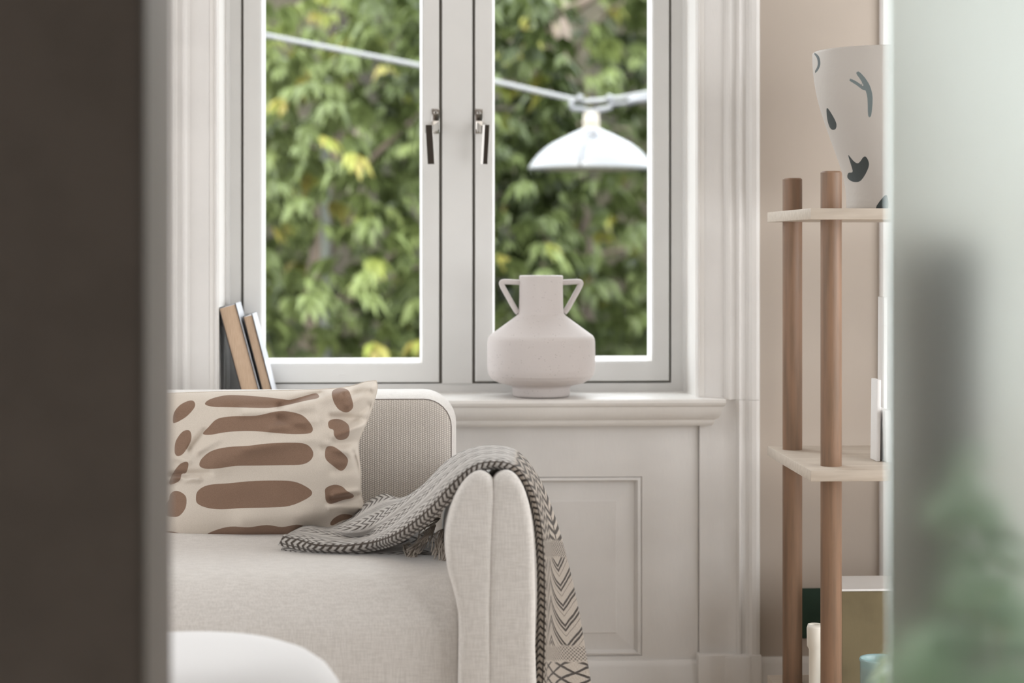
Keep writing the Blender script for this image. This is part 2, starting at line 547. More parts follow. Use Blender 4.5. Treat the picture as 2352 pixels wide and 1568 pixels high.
# floorboards
fl = o
o = MB().box(RX0 - .1, RX1 + .1, -2.2, 4.95, 2.6, 2.7).build('ceiling', CEIL); setp(o, kind='structure')
w = MB()
w.box(RX0 - .1, WX0, YW, 4.93, 0, 2.6).box(WX1, RX1 + .1, YW, 4.93, 0, 2.6)
w.box(WX0, WX1, YW, 4.93, 0, ZS - .03).box(WX0, WX1, YW, 4.93, ZT, 2.6)
setp(w.build('wall_back', BEIGE), kind='structure')
setp(MB().box(RX0 - .1, RX0, -2.2, YW, 0, 2.6).build('wall_left', SIDEWALL), kind='structure')
setp(MB().box(RX1, RX1 + .1, -2.2, YW, 0, 2.6).build('wall_right', SIDEWALL), kind='structure')
setp(MB().box(RX0, RX1, -2.3, -2.2, 0, 2.6).build('wall_hall', TAUPE), kind='structure')
w = MB().box(RX0, DOORX0 - .002, NEAR0, NEAR1, 0, 2.6).box(DOORX1 + .002, RX1, NEAR0, NEAR1, 0, 2.6).box(DOORX0 - .002, DOORX1 + .002, NEAR0, NEAR1, 2.2, 2.6)
setp(w.build('wall_front', TAUPE), kind='structure')
jx = DOORX0
w = MB().box(jx - .002, jx + .006, NEAR0 + .0, NEAR1 + .001, 0, 2.2, .002).box(DOORX1 - .006, DOORX1 + .002, NEAR0, NEAR1, 0, 2.2, .002).box(jx, DOORX1, NEAR0, NEAR1, 2.194, 2.2)
setp(w.build('trim_doorway', JAMB), kind='structure')

# casing around the window: a fluted profile, mirrored for the left
prof_px = [(1606, 4.717), (1606, YC + .004), (1604, YC), (1601, YC - .002), (1598.5, YC), (1598, YC + .006), (1597, YC + .010)]


def casing(px_list, name, z0, z1):
    """px_list: (photo x, depth) along the profile on the right side"""
    out = []
    for side in (1, -1):
        r0, r1 = [], []
        for px, y in px_list:
            x = PX(px, YC)
            if side < 0: x = 2 * WC - x
            r0.append(Vector((x, y, z0))); r1.append(Vector((x, y, z1)))
        mb = MB().rings([r0, r1], True, True, True)
        o = fix(mb.build(name, CASING, auto=25)); setp(o, kind='structure'); out.append(o)
    return out


prof = [(1600, YW + .001), (1600, YC - .001), (1602, YC - .004), (1605, YC - .004), (1607, YC), (1609, YC + .001), (1662, YC + .001), (1664, YC - .001), (1667, YC - .006),
        (1672, YC - .009), (1676, YC - .009), (1679, YC - .004), (1684, YC - .003), (1690, YC - .004), (1692, YC - .009), (1696, YC - .013), (1700, YC - .012),
        (1704, YC - .007), (1711, YC - .006), (1715, YC - .009), (1718, YC - .016), (1724, YC - .020), (1734, YC - .021), (1741, YC - .018), (1744, YC - .011), (1745, YC - .004), (1745, YW + .001)]
casing(prof, 'trim_window', ZS - .0055, 2.45)
# the same casing continues beneath the sill, flatter, onto its plinth block
prof2 = [(1607, YW + .001), (1607, YC + .009), (1609, YC + .006), (1662, YC + .006), (1672, YC + .005), (1684, YC + .001)] + prof[13:]
ZPL = PZ(1503, 4.53, 1670)
casing(prof2, 'trim_pilaster', ZPL - .002, ZS - .006)
for s in (1, -1):
    xs = sorted([PX(1603, 4.53) if s > 0 else 2 * WC - PX(1603, 4.53), PX(1748, 4.53) if s > 0 else 2 * WC - PX(1748, 4.53)])
    mb = MB().box(xs[0], xs[1], 4.522, YW + .001, 0, ZPL, .003)
    cx = sorted([PX(1664, 4.53) if s > 0 else 2 * WC - PX(1664, 4.53), PX(1722, 4.53) if s > 0 else 2 * WC - PX(1722, 4.53)])
    mb.box(cx[0], cx[1], 4.519, 4.523, 0, ZPL - .004, .002)
    setp(mb.build('trim_plinth', CASING, auto=30), kind='structure')

# panelled apron below the sill
mb = MB()
ax0, ax1 = 2 * WC - PX(1606, YC), PX(1606, YC)
za0, za1 = 0.0, ZS - .006
YA = YC + .016
px0, px1 = PX(640, YA), PX(1475, YA)
pz0, pz1 = PZ(1507, YA, 1400), PZ(1094, YA, 1400)
e = 0.001
rr = [rect_ring(ax0, ax1, za0, za1, YW), rect_ring(ax0, ax1, za0, za1, YA), rect_ring(px0, px1, pz0, pz1, YA),
      rect_ring(px0 + .001, px1 - .001, pz0 + .001, pz1 - .001, YA + .004),
      rect_ring(px0 + .006, px1 - .006, pz0 + .004, pz1 - .004, YA - .001),
      rect_ring(px0 + .010, px1 - .010, pz0 + .008, pz1 - .008, YA - .003),
      rect_ring(px0 + .015, px1 - .015, pz0 + .012, pz1 - .012, YA + .005),
      rect_ring(px0 + .017, px1 - .017, pz0 + .014, pz1 - .014, YA + .010)]
ix0, ix1, iz0, iz1 = PX(700, YA), PX(1415, YA), PZ(1453, YA, 1400), PZ(1152, YA, 1400)
rr += [rect_ring(ix0 - .002, ix1 + .002, iz0 - .002, iz1 + .002, YA + .0055), rect_ring(ix0, ix1, iz0, iz1, YA + .003)]
mb.rings(rr, True, False, True)
setp(fix(mb.build('trim_apron', CASING)), kind='structure')
bb = MB()
def skirting(x0, x1, yb, top):
    p = [(yb, 0), (yb - .018, 0), (yb - .018, top - .028), (yb - .015, top - .022), (yb - .015, top - .015), (yb - .011, top - .006), (yb - .006, top), (yb, top)]
    return MB().rings([[Vector((x0, y, z)) for y, z in p], [Vector((x1, y, z)) for y, z in p]], True, True, True)
b_ = skirting(ax0, ax1 - .002, YA, PZ(1508, YA, 1500) - .006)
setp(fix(b_.build('baseboard_back', CASING, auto=30)), kind='structure')
b_ = skirting(PX(1748, 4.53), PX(2018, YW), YW, .10)
setp(fix(b_.build('baseboard_right', CASING, auto=30)), kind='structure')

# sill with moulded front and returned end
ys0 = 4.49
pr = [(0, YF + .01), (0, ys0 + .003), (-.002, ys0), (-.008, ys0 - .002), (-.013, ys0), (-.016, ys0 + .003), (-.018, ys0 + .008), (-.026, ys0 + .010), (-.036, ys0 + .015), (-.045, ys0 + .023), (-.049, ys0 + .033),
      (-.050, ys0 + .034), (-.055, ys0 + .035), (-.060, ys0 + .038), (-.064, ys0 + .044), (-.064, YF + .01)]
xe = PX(1668, ys0)
ringL, ringR = [], []
for dz, y in pr:
    ins = max(0, y - ys0) if y < YF else 0.035
    if dz > -.003 and y > YF: ins = 0.0
    ins = min(ins, .044) * .62
    ringR.append(Vector((xe - ins, y, ZS + dz))); ringL.append(Vector((2 * WC - xe + ins, y, ZS + dz)))
# keep the part behind the casing narrow
mb = MB().rings([ringL, ringR], True, True, True)
setp(fix(mb.build('trim_sill', WHITE, auto=30)), kind='structure')

# jamb lining of the opening
e0, e1 = WX0, WX1
rr = [rect_ring(e0 - .012, e1 + .012, ZS - .0, ZT + .012, YC - .0), rect_ring(e0 + .004, e1 - .004, ZS + .0, ZT - .004, YC - .0),
      rect_ring(e0 + .008, e1 - .008, ZS + .0005, ZT - .008, YC + .004), rect_ring(e0 + .008, e1 - .008, ZS + .0005, ZT - .008, YF + .02), rect_ring(e0 - .012, e1 + .012, ZS, ZT + .012, YF + .02)]
setp(MB().rings(rr).build('trim_reveal', WHITE), kind='structure')

# window: fixed frame, mullion, two sashes with beads, panes and handles
win = bpy.data.objects.new('window_1', None); COL.objects.link(win); win.location = (WC, YF, ZS); win['kind'] = 'structure'
def W(px): return PX(px, YF)
def WZ(py): return PZ(py, YF, 1050)
fo = [rect_ring(W(505) - .02, W(1590) + .02, WZ(909), ZT, YF + .06), rect_ring(W(505), W(1590), WZ(911), ZT, YF + .012), rect_ring(W(512), W(1582.5), WZ(910.5), ZT - .01, YF - .006), rect_ring(W(520), W(1576), WZ(907), ZT - .012, YF - .008),
      rect_ring(W(526), W(1570), WZ(904), ZT - .02, YF + .0), rect_ring(W(528), W(1568), WZ(903), ZT - .022, YF + .008),
      rect_ring(W(553), W(1543), WZ(881), ZT - .05, YF + .008), rect_ring(W(553), W(1543), WZ(881), ZT - .05, YF + .05), rect_ring(W(505) - .02, W(1590) + .02, WZ(909), ZT, YF + .06)]
fix(MB().rings(fo).build('frame', SASH, win))
MB().box(W(1015.5), W(1085), YF + .004, YF + .07, WZ(881), ZT - .05, .0015).build('mullion', SASH, win)
MB().box(W(552), W(1016), YF + .040, YF + .048, WZ(883), ZT - .05).box(W(1084), W(1544), YF + .040, YF + .048, WZ(883), ZT - .05)
# dark rubber seal at the back of the gap round each sash
for a, b in ((553, 1015.5), (1085, 1543)):
    rr = [rect_ring(W(a), W(b), WZ(881), ZT - .05, YF + .022), rect_ring(W(a + 12), W(b - 12), WZ(872), ZT - .06, YF + .022)]
    MB().rings(rr).build('seal', SEAL, win)
for a, b, g0, g1, py0, pyg in ((559, 1008.5, 607, 964, 877.5, 827), (1091.5, 1537, 1137, 1492, 876, 824)):
    x0, x1, z0, z1 = W(a), W(b), WZ(py0), ZT - .056
    gx0, gx1, gz0, gz1 = W(g0), W(g1), WZ(pyg), ZT - .10
    t = .0095
    rr = [rect_ring(x0, x1, z0, z1, YF + .06), rect_ring(x0, x1, z0, z1, YF + .003), rect_ring(x0 + .002, x1 - .002, z0 + .002, z1 - .002, YF + .001),
          rect_ring(gx0 - t, gx1 + t, gz0 - t, gz1 + t, YF + .001), rect_ring(gx0 - t + .002, gx1 + t - .002, gz0 - t + .002, gz1 + t - .002, YF + .004),
          rect_ring(gx0 - t + .003, gx1 + t - .003, gz0 - t + .003, gz1 + t - .003, YF + .003)]
    sash = fix(MB().rings(rr).build('sash', SASH, win))
    rr = [rect_ring(gx0 - t + .003, gx1 + t - .003, gz0 - t + .003, gz1 + t - .003, YF + .003), rect_ring(gx0, gx1, gz0, gz1, YF + .019), rect_ring(gx0, gx1, gz0, gz1, YF + .05), rect_ring(x0, x1, z0, z1, YF + .06)]
    fix(MB().rings(rr).build('glazing_bead', WHITE, sash))
    o = obj('glass_pane', rect_ring(gx0 - .003, gx1 + .003, gz0 - .003, gz1 + .003, YF + .022), [(0, 1, 2, 3)], GLASS, sash)
    o2 = MB().box(gx0 - .001, gx1 + .001, YF + .046, YF + .052, gz0 - .03, gz0 + .004).build('outer_ledge', WHITE, sash)
# small milled slot on the left bottom rail
mb = MB().box(W(778), W(793), YF - .0015, YF + .002, WZ(863.5), WZ(860.5), .0008).build('drain_cap', SASH, win)

for sgn, pxp in ((-1, 1000.5), (1, 1099.5)):
    h = MB().box(W(pxp - 9), W(pxp + 9), YF - .003, YF + .001, WZ(307), WZ(250), .0006).build('window_handle', CHROME, win, auto=30)
    for py in (258.5, 300.5):
        c = Vector((W(pxp), YF - .003, WZ(py)))
        rot = Matrix.Rotation(math.radians(90), 3, 'X')
        fix(MB().lathe([(.0001, .0022), (.0012, .0012), (.0030, .0022), (.0042, .0016), (.0045, 0)], c, 20, mat=rot).build('screw', CHROME, h, smooth=True))
    # neck and lever
    a0 = Vector((W(pxp + 1), YF - .003, WZ(287))); a1 = P(pxp + sgn * 15, 297, YF - .047)
    xv = Vector((1, 0, 0)); zv = Vector((0, 0, 1))
    def qd(c, hw, hh): return [c - xv * hw - zv * hh, c + xv * hw - zv * hh, c + xv * hw + zv * hh, c - xv * hw + zv * hh]
    fix(MB().rings([qd(a0, .0075, .0095), qd(a1, .0088, .0085)], True, True, True).build('neck', CHROME, h))
    top = P(pxp + sgn * 15.5, 287, YF - .052); bot = P(pxp + sgn * 10.5, 377, YF - .052)
    if sgn > 0: top = P(pxp + 17, 287, YF - .052); bot = P(pxp + 12.5, 377, YF - .052)
    r = []
    for c, yy in ((top, 0), (bot, 0)):
        if sgn < 0: r.append([c + Vector(q) for q in ((-.0083, -.0052, 0), (-.0076, -.006, 0), (.0076, -.006, 0), (.0083, -.0052, 0), (.0083, .006, 0), (-.0083, .006, 0))])
        else: r.append([c + Vector(q) for q in ((-.0083, -.0045, 0), (-.0052, -.0052, 0), (-.0030, -.006, 0), (.0076, -.006, 0), (.0083, -.0052, 0), (.0083, .006, 0), (-.0083, .006, 0))])
    fix(MB().rings(r, True, True, True).build('lever', CHROME, h))

# ------------------------------------------------------------------ doorways at the right: white door and casing in the window wall, frosted sliding leaf near
t0, t1 = PX(2019, YW), PX(2019, YW) + .085
mb = MB()
pts = [(t0, YW + .001), (t0, YW - .012), (t0 + .006, YW - .018), (t0 + .030, YW - .018), (t0 + .034, YW - .012), (t0 + .070, YW - .012), (t0 + .074, YW - .016), (t1, YW - .016), (t1, YW + .001)]
mb.rings([[Vector((x, y, 0)) for x, y in pts], [Vector((x, y, 2.15)) for x, y in pts]], True, True, True)
setp(fix(mb.build('trim_door', CASING)), kind='structure')
dr = bpy.data.objects.new('door_1', None); COL.objects.link(dr); dr.location = (t1 + .45, YW - .02, 0); dr['kind'] = 'structure'
lf = MB().box(t1, t1 + .86, YW - .012, YW + .001, .005, 2.1, .002).build('door_leaf', WHITE, dr)
for zz0, zz1 in ((.18, .85), (1.0, 1.95)):
    for xx in (t1 + .09, t1 + .48):
        rr = [rect_ring(xx, xx + .29, zz0, zz1, YW - .0121), rect_ring(xx + .006, xx + .284, zz0 + .006, zz1 - .006, YW - .020), rect_ring(xx + .02, xx + .27, zz0 + .02, zz1 - .02, YW - .0122), rect_ring(xx + .04, xx + .25, zz0 + .04, zz1 - .04, YW - .016)]
        fix(MB().rings(rr, True, False, True).build('door_panel', WHITE, lf))

YP = 2.15
gx = PX(2042, YP)
fd = bpy.data.objects.new('door_2', None); COL.objects.link(fd); fd.location = (gx + .45, YP, 0); fd['kind'] = 'structure'
MB().box(gx, gx + 1.1, YP, YP + .010, .01, 2.19, .002).build('frosted_pane', FROST, fd)
MB().box(gx + .02, gx + 1.05, YP - .008, YP + .018, 2.16, 2.2).build('rail', CHROME, fd)

# ------------------------------------------------------------------ sofa
SEAT_Z = .455
sofa = thing('sofa', 'cream linen sofa with padded arms below the window', 'sofa', (-.85, 3.95, 0))
SX0, SX1 = -1.85, .10
# seat: rounded front profile swept along x with a softened right end
yf, yb = 3.585, 4.26
base_prof = [(yb, .10), (yf + .01, .10), (yf, .13), (yf - .003, .22), (yf, .34), (yf + .010, .385), (yf + .028, .420), (yf + .055, .444), (yf + .09, .455), (yf + .16, .460), (yf + .35, .462), (yb, .452)]
bp = smooth_closed(base_prof, 3)
def sweep_x(prof, x0, x1, r, nlat=10):
    rs = []
    xs = [(x0, r), ] + [(x0 + r * (1 - math.cos(a)), r * (1 - math.sin(a))) for a in (.4, .8, 1.2, math.pi / 2)]
    xs = [(x, o_) for x, o_ in xs]
    right = [(x1 - (x - x0), o_) for x, o_ in xs][::-1]
    mid = [(x0 + r + (x1 - x0 - 2 * r) * k / nlat, 0) for k in range(1, nlat)]
    for x, ins in xs + mid + right:
        pr_ = offset_poly(prof, ins) if ins > 0 else prof
        rs.append([Vector((x, p[0], p[1])) for p in pr_])
    return MB().rings(rs, True, True, True)
# choose the inset sign
def area2(p): return sum(p[i - 1][0] * p[i][1] - p[i][0] * p[i - 1][1] for i in range(len(p)))
def ccw(p): return p if area2(p) > 0 else p[::-1]
bp = ccw([tuple(q) for q in bp])
seat = fix(sweep_x(bp, SX0, PX(1052, yf) + .012, .03).build('seat', LINEN, sofa, smooth=True))
mb = MB()
mb.tube([Vector((SX0 + .03, yf - .0025, .232)), Vector((.03, yf - .0025, .232))], .0012, 6)
mb.build('stitching', SEAM, seat)

# armrests: two padded halves that meet in a seam
def arm_half(pts_px, left, name, mirror=False):
    y0, y1 = 3.55, 4.26
    pts = [(P(px, py, 3.565).x, P(px, py, 3.565).z) for px, py in pts_px]
    pts = ccw([tuple(q) for q in smooth_closed(pts, 4)])
    R = .0155
    rings = []
    for a in (0.0, .35, .7, 1.05, 1.3, math.pi / 2):
        rings.append((y0 + R * (1 - math.sin(a)), R * (1 - math.cos(a)) ** 1.0))
    seq = []
    for a in np.linspace(0, math.pi / 2, 7):
        seq.append((y0 + R * (1 - math.sin(a)), R * (1 - math.cos(a))))
    seq = seq[::-1]
    fr_ = seq
    body = [(y0 + R + (y1 - R - y0 - R) * k / 12, 0) for k in range(1, 13)]
    rear = [(y1 - R * (1 - math.sin(a)), R * (1 - math.cos(a))) for a in np.linspace(0, math.pi / 2, 5)]
    rs = []
    for y, ins in fr_ + body + rear:
        q = offset_poly(pts, ins) if ins > 0 else pts
        k = max(0, (y - 3.6) / .66)
        lower = 1 - .085 * k
        rs.append([Vector((p[0], y, p[1] * (lower if p[1] > .3 else 1 - (1 - lower) * max(0, p[1] - .05) / .25))) for p in q])
    mb = MB().rings(rs, True, True, True)
    if mirror:
        mb.v = [(SX0 + .07 - (v[0] - .07), v[1], v[2]) for v in mb.v]
    return fix(mb.build(name, LINEN, sofa, smooth=True))

L_half = [(1131, 1590), (1131, 1450), (1133, 1300), (1137, 1200), (1139, 1150), (1138, 1120), (1132, 1099), (1119, 1086), (1101, 1081), (1082, 1089), (1062, 1110), (1046, 1140), (1033, 1180), (1025, 1225), (1024, 1270), (1029, 1310), (1040, 1350), (1050, 1395), (1054, 1450), (1056, 1590)]
R_half = [(1119, 1590), (1119, 1450), (1121, 1300), (1124, 1200), (1127, 1150), (1128, 1120), (1134, 1099), (1148, 1085), (1166, 1080), (1184, 1089), (1200, 1112), (1212, 1145), (1220, 1185), (1225, 1230), (1228, 1290), (1230, 1380), (1229, 1480), (1228, 1590)]
low = lambda L: [(px, py if py < 1580 else 1800) for px, py in L]
arm_half(low(L_half), True, 'armrest_inner_half'); arm_half(low(R_half), False, 'armrest_outer_half')
arm_half(low(L_half), True, 'armrest_inner_half', True); arm_half(low(R_half), False, 'armrest_outer_half', True)

# backrest: rounded slab, woven front field edged by piping
def rrect(x0, x1, z0, z1, r, n=8):
    out = []
    for cx, cz, a0 in ((x1 - r, z0 + r, -90), (x1 - r, z1 - r, 0), (x0 + r, z1 - r, 90), (x0 + r, z0 + r, 180)):
        for k in range(n + 1):
            a = math.radians(a0 + 90 * k / n); out.append((cx + r * math.cos(a), cz + r * math.sin(a)))
    return out
YB0, YB1 = 4.20, 4.43
bx1 = PX(1036, YB0); bz1 = PZ(917, YB0, 950)
x0b = SX0 + .02
def slab(r_off, y): return [Vector((x, y, z)) for x, z in rrect(x0b - r_off, bx1 + r_off, .20 - r_off, bz1 + r_off, .058 + r_off)]
fr = [slab(0, YB0), slab(.004, YB0 + .010), slab(.009, YB0 + .028), slab(.012, YB0 + .06), slab(.013, YB0 + .11), slab(.010, YB0 + .17), slab(0, YB1 - .012), slab(-.02, YB1)]
back = fix(MB().rings(fr, True, False, True).build('backrest', LINEN, sofa, smooth=True))
fr = [slab(0, YB0 + .0005), slab(-.006, YB0 - .0045), slab(-.02, YB0 - .008), slab(-.045, YB0 - .009)]
fix(MB().rings(fr, True, False, True).build('backrest_front', WEAVE, back, smooth=True))
fr = slab(.0005, YB0 + .0003)
MB().tube(fr + [fr[0]], .0013, 6, False).build('piping', PIPING, back, smooth=True)
mb = MB()
for x in (SX0 + .06, -.05):
    for y in (3.66, 4.2): mb.lathe([(.022, .0), (.022, .1)], (x, y, 0), 16, True, True)
for i, (x, y) in enumerate(((SX0 + .06, 3.66), (SX0 + .06, 4.2), (-.02, 3.66), (-.02, 4.2))):
    MB().lathe([(.018, 0), (.024, .102)], (x, y, 0), 16, True, True).build('leg', POST, sofa)

# ------------------------------------------------------------------ cushion
Z1 = lambda X, Y: (380 + X / 3.357, 850 + Y / 3.357)
blobs = [
 [(305,262),(340,225),(450,195),(560,192),(750,205),(900,222),(960,228),(1050,205),(1150,178),(1180,190),(1175,215),(1080,235),(930,270),(800,290),(620,288),(480,285),(370,282)],
 [(288,490),(330,440),(400,375),(520,355),(700,350),(850,318),(950,318),(1060,350),(1130,430),(1125,480),(1040,492),(900,488),(700,470),(560,470),(450,480),(350,497)],
 [(262,715),(290,670),(360,620),(480,592),(640,582),(780,565),(960,558),(1080,568),(1135,620),(1130,680),(1060,725),(900,732),(700,735),(540,738),(420,755),(320,760),(270,745)],
 [(235,990),(250,930),(330,885),(500,870),(650,855),(850,850),(990,858),(1090,900),(1132,945),(1090,990),(960,1045),(800,1058),(600,1062),(430,1072),(320,1060),(250,1030)],
 [(285,1350),(300,1280),(380,1235),(500,1205),(640,1210),(780,1193),(900,1208),(1010,1190),(1065,1205),(1030,1260),(980,1360),(700,1400),(400,1400)],
 [(58,400),(65,330),(110,270),(180,235),(220,240),(225,285),(170,350),(110,390),(75,405)],
 [(70,620),(80,545),(130,475),(180,462),(200,500),(190,560),(140,640),(100,662),(78,650)],
 [(30,860),(60,790),(110,725),(160,705),(178,725),(160,790),(125,800),(110,850),(45,882)],
 [(28,1000),(35,960),(70,930),(120,940),(160,980),(155,1060),(110,1120),(60,1130),(5,1115),(0,1040)],
 [(-60,1250),(0,1240),(60,1245),(130,1265),(180,1310),(190,1380),(0,1400),(-60,1380)],
 [(1282,180),(1300,150),(1350,137),(1410,155),(1440,230),(1445,290),(1400,325),(1340,305),(1300,250)],
 [(1255,400),(1290,378),(1350,380),(1410,420),(1418,490),(1390,530),(1330,535),(1300,500),(1295,460),(1262,445)],
 [(1230,640),(1245,590),(1300,590),(1370,640),(1408,690),(1390,750),(1350,775),(1290,735),(1240,690)],
 [(1235,910),(1300,882),(1360,895),(1400,930),(1450,960),(1440,985),(1370,1000),(1280,1030),(1240,1010),(1232,960)],
 [(1270,1180),(1300,1140),(1360,1110),(1430,1115),(1450,1135),(1360,1160),(1290,1195)]]
NU, NV = 220, 150
topc = catmull([(338, 905), (420, 902), (520, 899), (640, 897), (740, 894), (800, 888), (840, 877), (864, 874)], NU)
botc = catmull([(345, 1249), (430, 1250), (540, 1249), (640, 1249), (720, 1247), (775, 1238), (815, 1212), (850, 1184)], NU)
lefc = catmull([(338, 905), (352, 960), (362, 1030), (362, 1120), (352, 1200), (345, 1249)], NV)
rigc = catmull([(864, 874), (866, 892), (858, 925), (846, 960), (827, 1004), (823, 1030), (828, 1080), (829, 1130), (838, 1162), (850, 1184)], NV)
creases = [  # x0,y0,x1,y1,width,height(m): + towards the camera
 (735, 902, 640, 932, 9, -.010), (640, 932, 520, 936, 9, -.004), (790, 900, 700, 925, 16, .010), (560, 945, 720, 935, 13, .006),
 (850, 940, 720, 985, 15, -.006), (845, 965, 760, 958, 9, -.009), (840, 975, 770, 1000, 9, .008), (826, 1010, 740, 1030, 9, -.006), (820, 1045, 750, 1022, 10, .006),
 (812, 1040, 826, 1090, 6, -.007), (770, 1080, 820, 1075, 12, -.004), (828, 1135, 760, 1150, 7, -.010), (832, 1128, 770, 1135, 8, .009), (845, 1165, 760, 1165, 9, .006), (850, 1180, 790, 1180, 7, -.006),
 (395, 1090, 480, 1086, 7, -.007), (400, 1100, 455, 1100, 6, .008), (383, 1112, 430, 1098, 5, -.007), (440, 1030, 470, 990, 8, -.006), (455, 1035, 500, 1010, 10, .005), (400, 1050, 430, 1060, 9, .005),
 (500, 1060, 620, 1020, 30, .006), (560, 1030, 720, 1008, 14, .004), (640, 960, 700, 990, 10, -.004), (620, 985, 720, 965, 10, .004),
 (400, 940, 470, 920, 20, .004), (560, 1195, 700, 1190, 25, .004), (700, 1210, 800, 1190, 18, -.006), (690, 1190, 640, 1150, 30, .004),
 (865, 885, 800, 930, 9, .008), (850, 900, 790, 905, 8, -.006), (845, 930, 800, 975, 8, -.005)]
verts, uvpx = [], []
TL, TR, BL, BR = topc[0], topc[-1], botc[0], botc[-1]
for side in (0, 1):
    for j in range(NV):
        v = j / (NV - 1)
        for i in range(NU):
            u = i / (NU - 1)
            p = (1 - v) * topc[i] + v * botc[i] + (1 - u) * lefc[j] + u * rigc[j] - ((1 - u) * (1 - v) * TL + u * (1 - v) * TR + (1 - u) * v * BL + u * v * BR)
            U, V = 2 * u - 1, 2 * v - 1
            puff = (max(0, 1 - abs(U) ** 2.6) ** .62) * (max(0, 1 - abs(V) ** 2.4) ** .60)
            dedge = 4.085 - .02 * v
            if side == 0:
                d = dedge - .080 * puff
                for x0, y0, x1, y1, wd, hh in creases:
                    ax, ay = x1 - x0, y1 - y0; L2 = ax * ax + ay * ay
                    t = ((p[0] - x0) * ax + (p[1] - y0) * ay) / L2
                    tt = min(1, max(0, t))
                    dd = math.hypot(p[0] - x0 - tt * ax, p[1] - y0 - tt * ay)
                    if dd < 3 * wd: d -= 2.4 * hh * math.exp(-(dd / wd) ** 2) * (1 - .5 * tt) * min(1, puff * 3)
                d += .0025 * mnoise.noise(Vector((p[0] * .012, p[1] * .02, 0)))
            else: d = dedge + .075 * puff
            verts.append(P(p[0], p[1], d)); uvpx.append((p[0], p[1]))
faces = []
for side in (0, 1):
    b = side * NU * NV
    for j in range(NV - 1):
        for i in range(NU - 1):
            q = (b + j * NU + i, b + j * NU + i + 1, b + (j + 1) * NU + i + 1, b + (j + 1) * NU + i)
            faces.append(q if side else q[::-1])
zmin = min(v.z for v in verts)
cush = obj('cushion', verts, faces, COTTON, smooth=True)
bm = bmesh.new(); bm.from_mesh(cush.data)
uvpx = np.array(uvpx)
sd = np.full(len(verts), 1e9)
for bl in blobs:
    poly = smooth_closed([Z1(*q) for q in bl], 4)
    sd = np.minimum(sd, sdf_poly(uvpx, poly))
bm.free()
float_attr(cush, 'print', sd)
cush.data.transform(Matrix.Translation((0, 0, 0)))
setp(cush, 'cream cotton cushion printed with brown ovals, propped on the sofa', 'cushion')
sm = MB().tube([verts[i] for i in range(0, NU, 3)] + [verts[j * NU + NU - 1] for j in range(0, NV, 3)] + [verts[(NV - 1) * NU + NU - 1 - i] for i in range(0, NU, 3)], .0014, 6)
sm.build('seam', COTTON, cush, smooth=True)
float_attr(bpy.data.objects['seam'], 'print', [50.0] * len(bpy.data.objects['seam'].data.vertices))

# ------------------------------------------------------------------ knitted throw
ra = [(640,1250,3.86),(676,1258,3.84),(725,1267,3.83),(790,1272,3.82),(859,1262,3.80),(910,1248,3.76),(957,1220,3.72),(1003,1184,3.67),(1048,1135,3.62),(1088,1090,3.60),(1130,1075,3.60),(1176,1085,3.60),(1209,1130,3.60),(1226,1190,3.60),(1233,1260,3.60),(1236,1340,3.60),(1234,1430,3.60),(1226,1580,3.60)]
rb = [(652,1232,3.85),(690,1240,3.83),(730,1250,3.81),(795,1252,3.80),(855,1243,3.78),(900,1228,3.74),(945,1200,3.70),(990,1162,3.65),(1036,1112,3.60),(1082,1073,3.59),(1130,1060,3.59),(1182,1071,3.59),(1219,1120,3.59),(1238,1185,3.59),(1247,1260,3.59),(1250,1340,3.59),(1251,1430,3.59),(1248,1580,3.59)]
rc = [(660,1230,3.92),(700,1221,3.92),(745,1228,3.90),(800,1238,3.90),(850,1231,3.88),(895,1208,3.82),(935,1178,3.78),(980,1140,3.74),(1025,1096,3.70),(1077,1056,3.68),(1130,1043,3.68),(1185,1054,3.68),(1226,1108,3.67),(1246,1180,3.66),(1256,1260,3.65),(1258,1340,3.64),(1258,1430,3.63),(1256,1580,3.62)]
rd = [(664,1227,3.98),(704,1211,3.99),(752,1216,3.98),(800,1211,3.91),(842,1202,3.89),(885,1182,3.92),(925,1156,3.88),(970,1121,3.84),(1021,1080,3.80),(1074,1044,3.78),(1130,1033,3.78),(1187,1044,3.77),(1229,1100,3.74),(1252,1180,3.72),(1264,1260,3.72),(1272,1340,3.72),(1280,1430,3.72),(1290,1580,3.72)]
re_ = [(670,1226,4.02),(708,1208,4.05),(758,1210,4.05),(812,1187,4.05),(843,1156,4.06),(880,1136,4.07),(920,1146,4.04),(963,1124,4.00),(1022,1066,3.92),(1072,1036,3.88),(1130,1025,3.86),(1188,1038,3.85),(1236,1098,3.84),(1270,1180,3.82),(1294,1260,3.82),(1314,1340,3.82),(1332,1430,3.81),(1357,1580,3.80)]
NS = 420
ST = [[np.array(P(*q)) for q in r] for r in (ra, rb, rc, rd, re_)]
rails = [catmull(r, NS) for r in ST]
arc = [0]
for i in range(1, NS): arc.append(arc[-1] + np.linalg.norm(rails[2][i] - rails[2][i - 1]))
